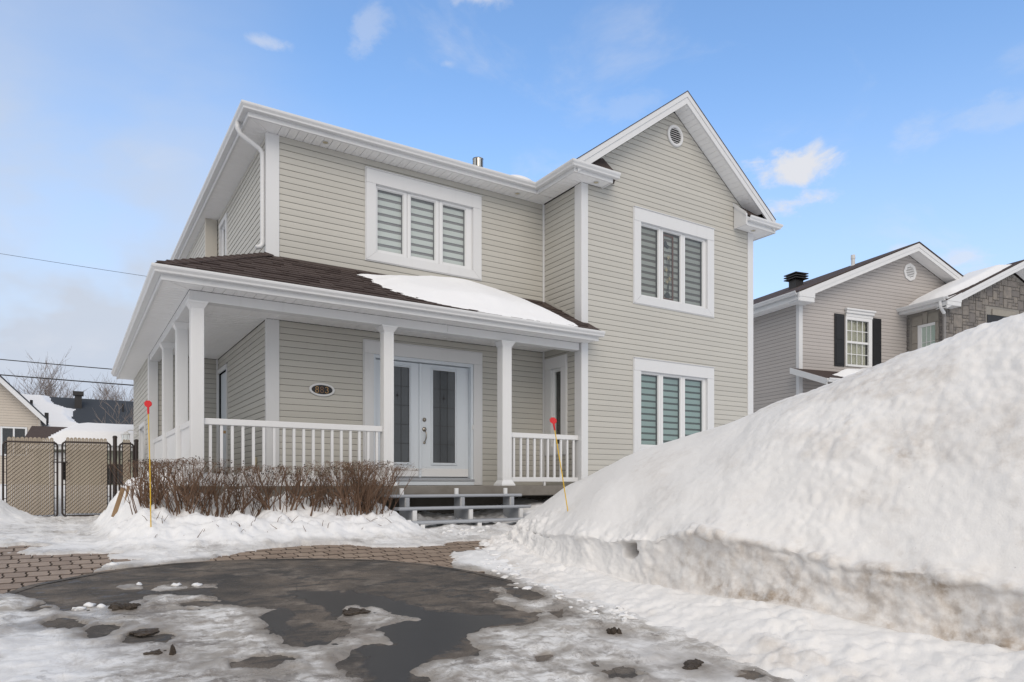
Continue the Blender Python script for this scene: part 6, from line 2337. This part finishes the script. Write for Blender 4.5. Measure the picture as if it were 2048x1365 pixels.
# crumbled snow along the foot of the bank, before the steps and on the ice edges
rnd = random.Random(12)
CH = []
for k in range(60):
    y = rnd.uniform(-7.4, -3.4)
    CH.append((float(np.interp(y, YS, Xb)) + rnd.uniform(-0.22, 0.10), y, rnd.uniform(0.008, 0.032) * (1.6 if k % 9 == 0 else 1)))
for k in range(16):
    CH.append((rnd.uniform(1.5, 3.3), rnd.uniform(-2.75, -2.35), rnd.uniform(0.02, 0.05)))
CH += [(-2.13, -4.60, 0.03), (-1.85, -4.74, 0.028), (-1.7, -4.82, 0.03), (-2.5, -5.30, 0.035), (-2.42, -5.34, 0.03), (-2.58, -5.37, 0.03), (-2.28, -3.62, 0.03)]
m = MB()
ico = bmesh.new()
bmesh.ops.create_icosphere(ico, subdivisions=2, radius=1)
iv = [v.co.copy() for v in ico.verts]
jf = [tuple(v.index for v in f.verts) for f in ico.faces]
ico.free()
for x, y, r in CH:
    z = max(snow_z(x, y), float(g(y)))
    o1 = rnd.uniform(0, 90)
    a = rnd.uniform(0.8, 1.5)
    m.add([(x + p.x * r * a * (1.7 * float(vnoise(p.x * 1.7 + o1, p.y * 1.7 + p.z * 2))+.2), y + p.y * r * (1.7 * float(vnoise(p.y * 1.7 + o1, p.z * 1.7 + p.x)) + .2), z + p.z * r * 0.65 * (.4 + 1.2 * float(vnoise(p.x * 2 + o1, p.y * 2)))) for p in iv], jf)
tag(m.build('snow_crumbs', M['snow'], smooth=True, fix=False), 'loose crumbs of snow along the foot of the bank and the ice edges', 'snow', kind='stuff')

# ------------------------------------------------------------------ bare trees and overhead wires behind the house
def tree(x, y, h, spread, seed, label, trunk_r=0.16, lean=(0, 0), counts=(8, 6, 6, 5)):
    rnd = random.Random(seed)
    t = empty('bare_tree', (x, y, 0), label, 'tree', 'bare trees behind the house')
    trunk, crown = MB(), MB()

    def br(p, d, L, r, lev):
        n = 4
        pts, rs = [p], [r]
        q, dd = p.copy(), d.copy()
        for k in range(n):
            dd = (dd + Vector((rnd.uniform(-.16, .16), rnd.uniform(-.16, .16), rnd.uniform(-.02, .14)))).normalized()
            q = q + dd * (L / n)
            pts.append(q.copy())
            rs.append(r * (1 - 0.6 * (k + 1) / n))
        (trunk if lev == 0 else crown).tube([tuple(v) for v in pts], rs, 6 if lev == 0 else (4 if lev < 3 else 3), caps=False)
        if lev < 4:
            cnt = counts[lev]
            for k in range(cnt):
                i = rnd.randint(1 if lev else 2, n)
                a = rnd.uniform(0, 6.28)
                s = (0.85, 0.75, 0.8, 0.8)[lev] * spread
                nd = (dd * 0.8 + Vector((math.cos(a) * s, math.sin(a) * s, rnd.uniform(0.0, 0.5)))).normalized()
                br(pts[i].copy(), nd, L * rnd.uniform(0.50, 0.75), max(rs[i] * 0.62, 0.0085), lev + 1)
    br(Vector((x, y, 0)), Vector((lean[0], lean[1], 1)).normalized(), h * 0.45, trunk_r, 0)
    trunk.build('trunk', M['bark'], t, fix=False)
    crown.build('crown', M['bark'], t, fix=False)


tree(-3.6, 43, 8.3, 0.85, 4, 'bare tree with forked crown behind the grey roof, left one', 0.18)
tree(-1.9, 42.5, 8.5, 0.85, 9, 'bare tree with upright crown behind the grey roof, middle one', 0.18)
tree(-0.2, 42, 8.2, 0.85, 15, 'bare tree behind the grey roof, partly hidden by the house corner', 0.18)
tree(-0.2, 14.0, 4.6, 1.0, 23, 'low spreading bare tree whose branches reach out beside the house corner', 0.07, (-0.45, 0), (7, 4, 3, 2))


def wire(a, b, sag, r, label):
    a, b = Vector(a), Vector(b)
    pts = []
    for k in range(25):
        u = k / 24
        p = a.lerp(b, u)
        p.z -= sag * 4 * u * (1 - u)
        pts.append(tuple(p))
    tag(MB().tube(pts, r, 6).build('overhead_wire', M['cable']), label, 'wire', 'overhead wires')


wire((-10.4, 14.95, 8.0), (4.5, 5.52, 5.25), 0.10, 0.005, 'thin wire highest in the sky at left')
wire((-12.7, 28.25, 6.75), (6.5, 16.1, 4.75), 0.15, 0.020, 'dark cable above the bare trees at left')
wire((-12.7, 28.25, 6.0), (6.5, 16.1, 4.2), 0.10, 0.026, 'thick dark cable across the bare tree crowns')
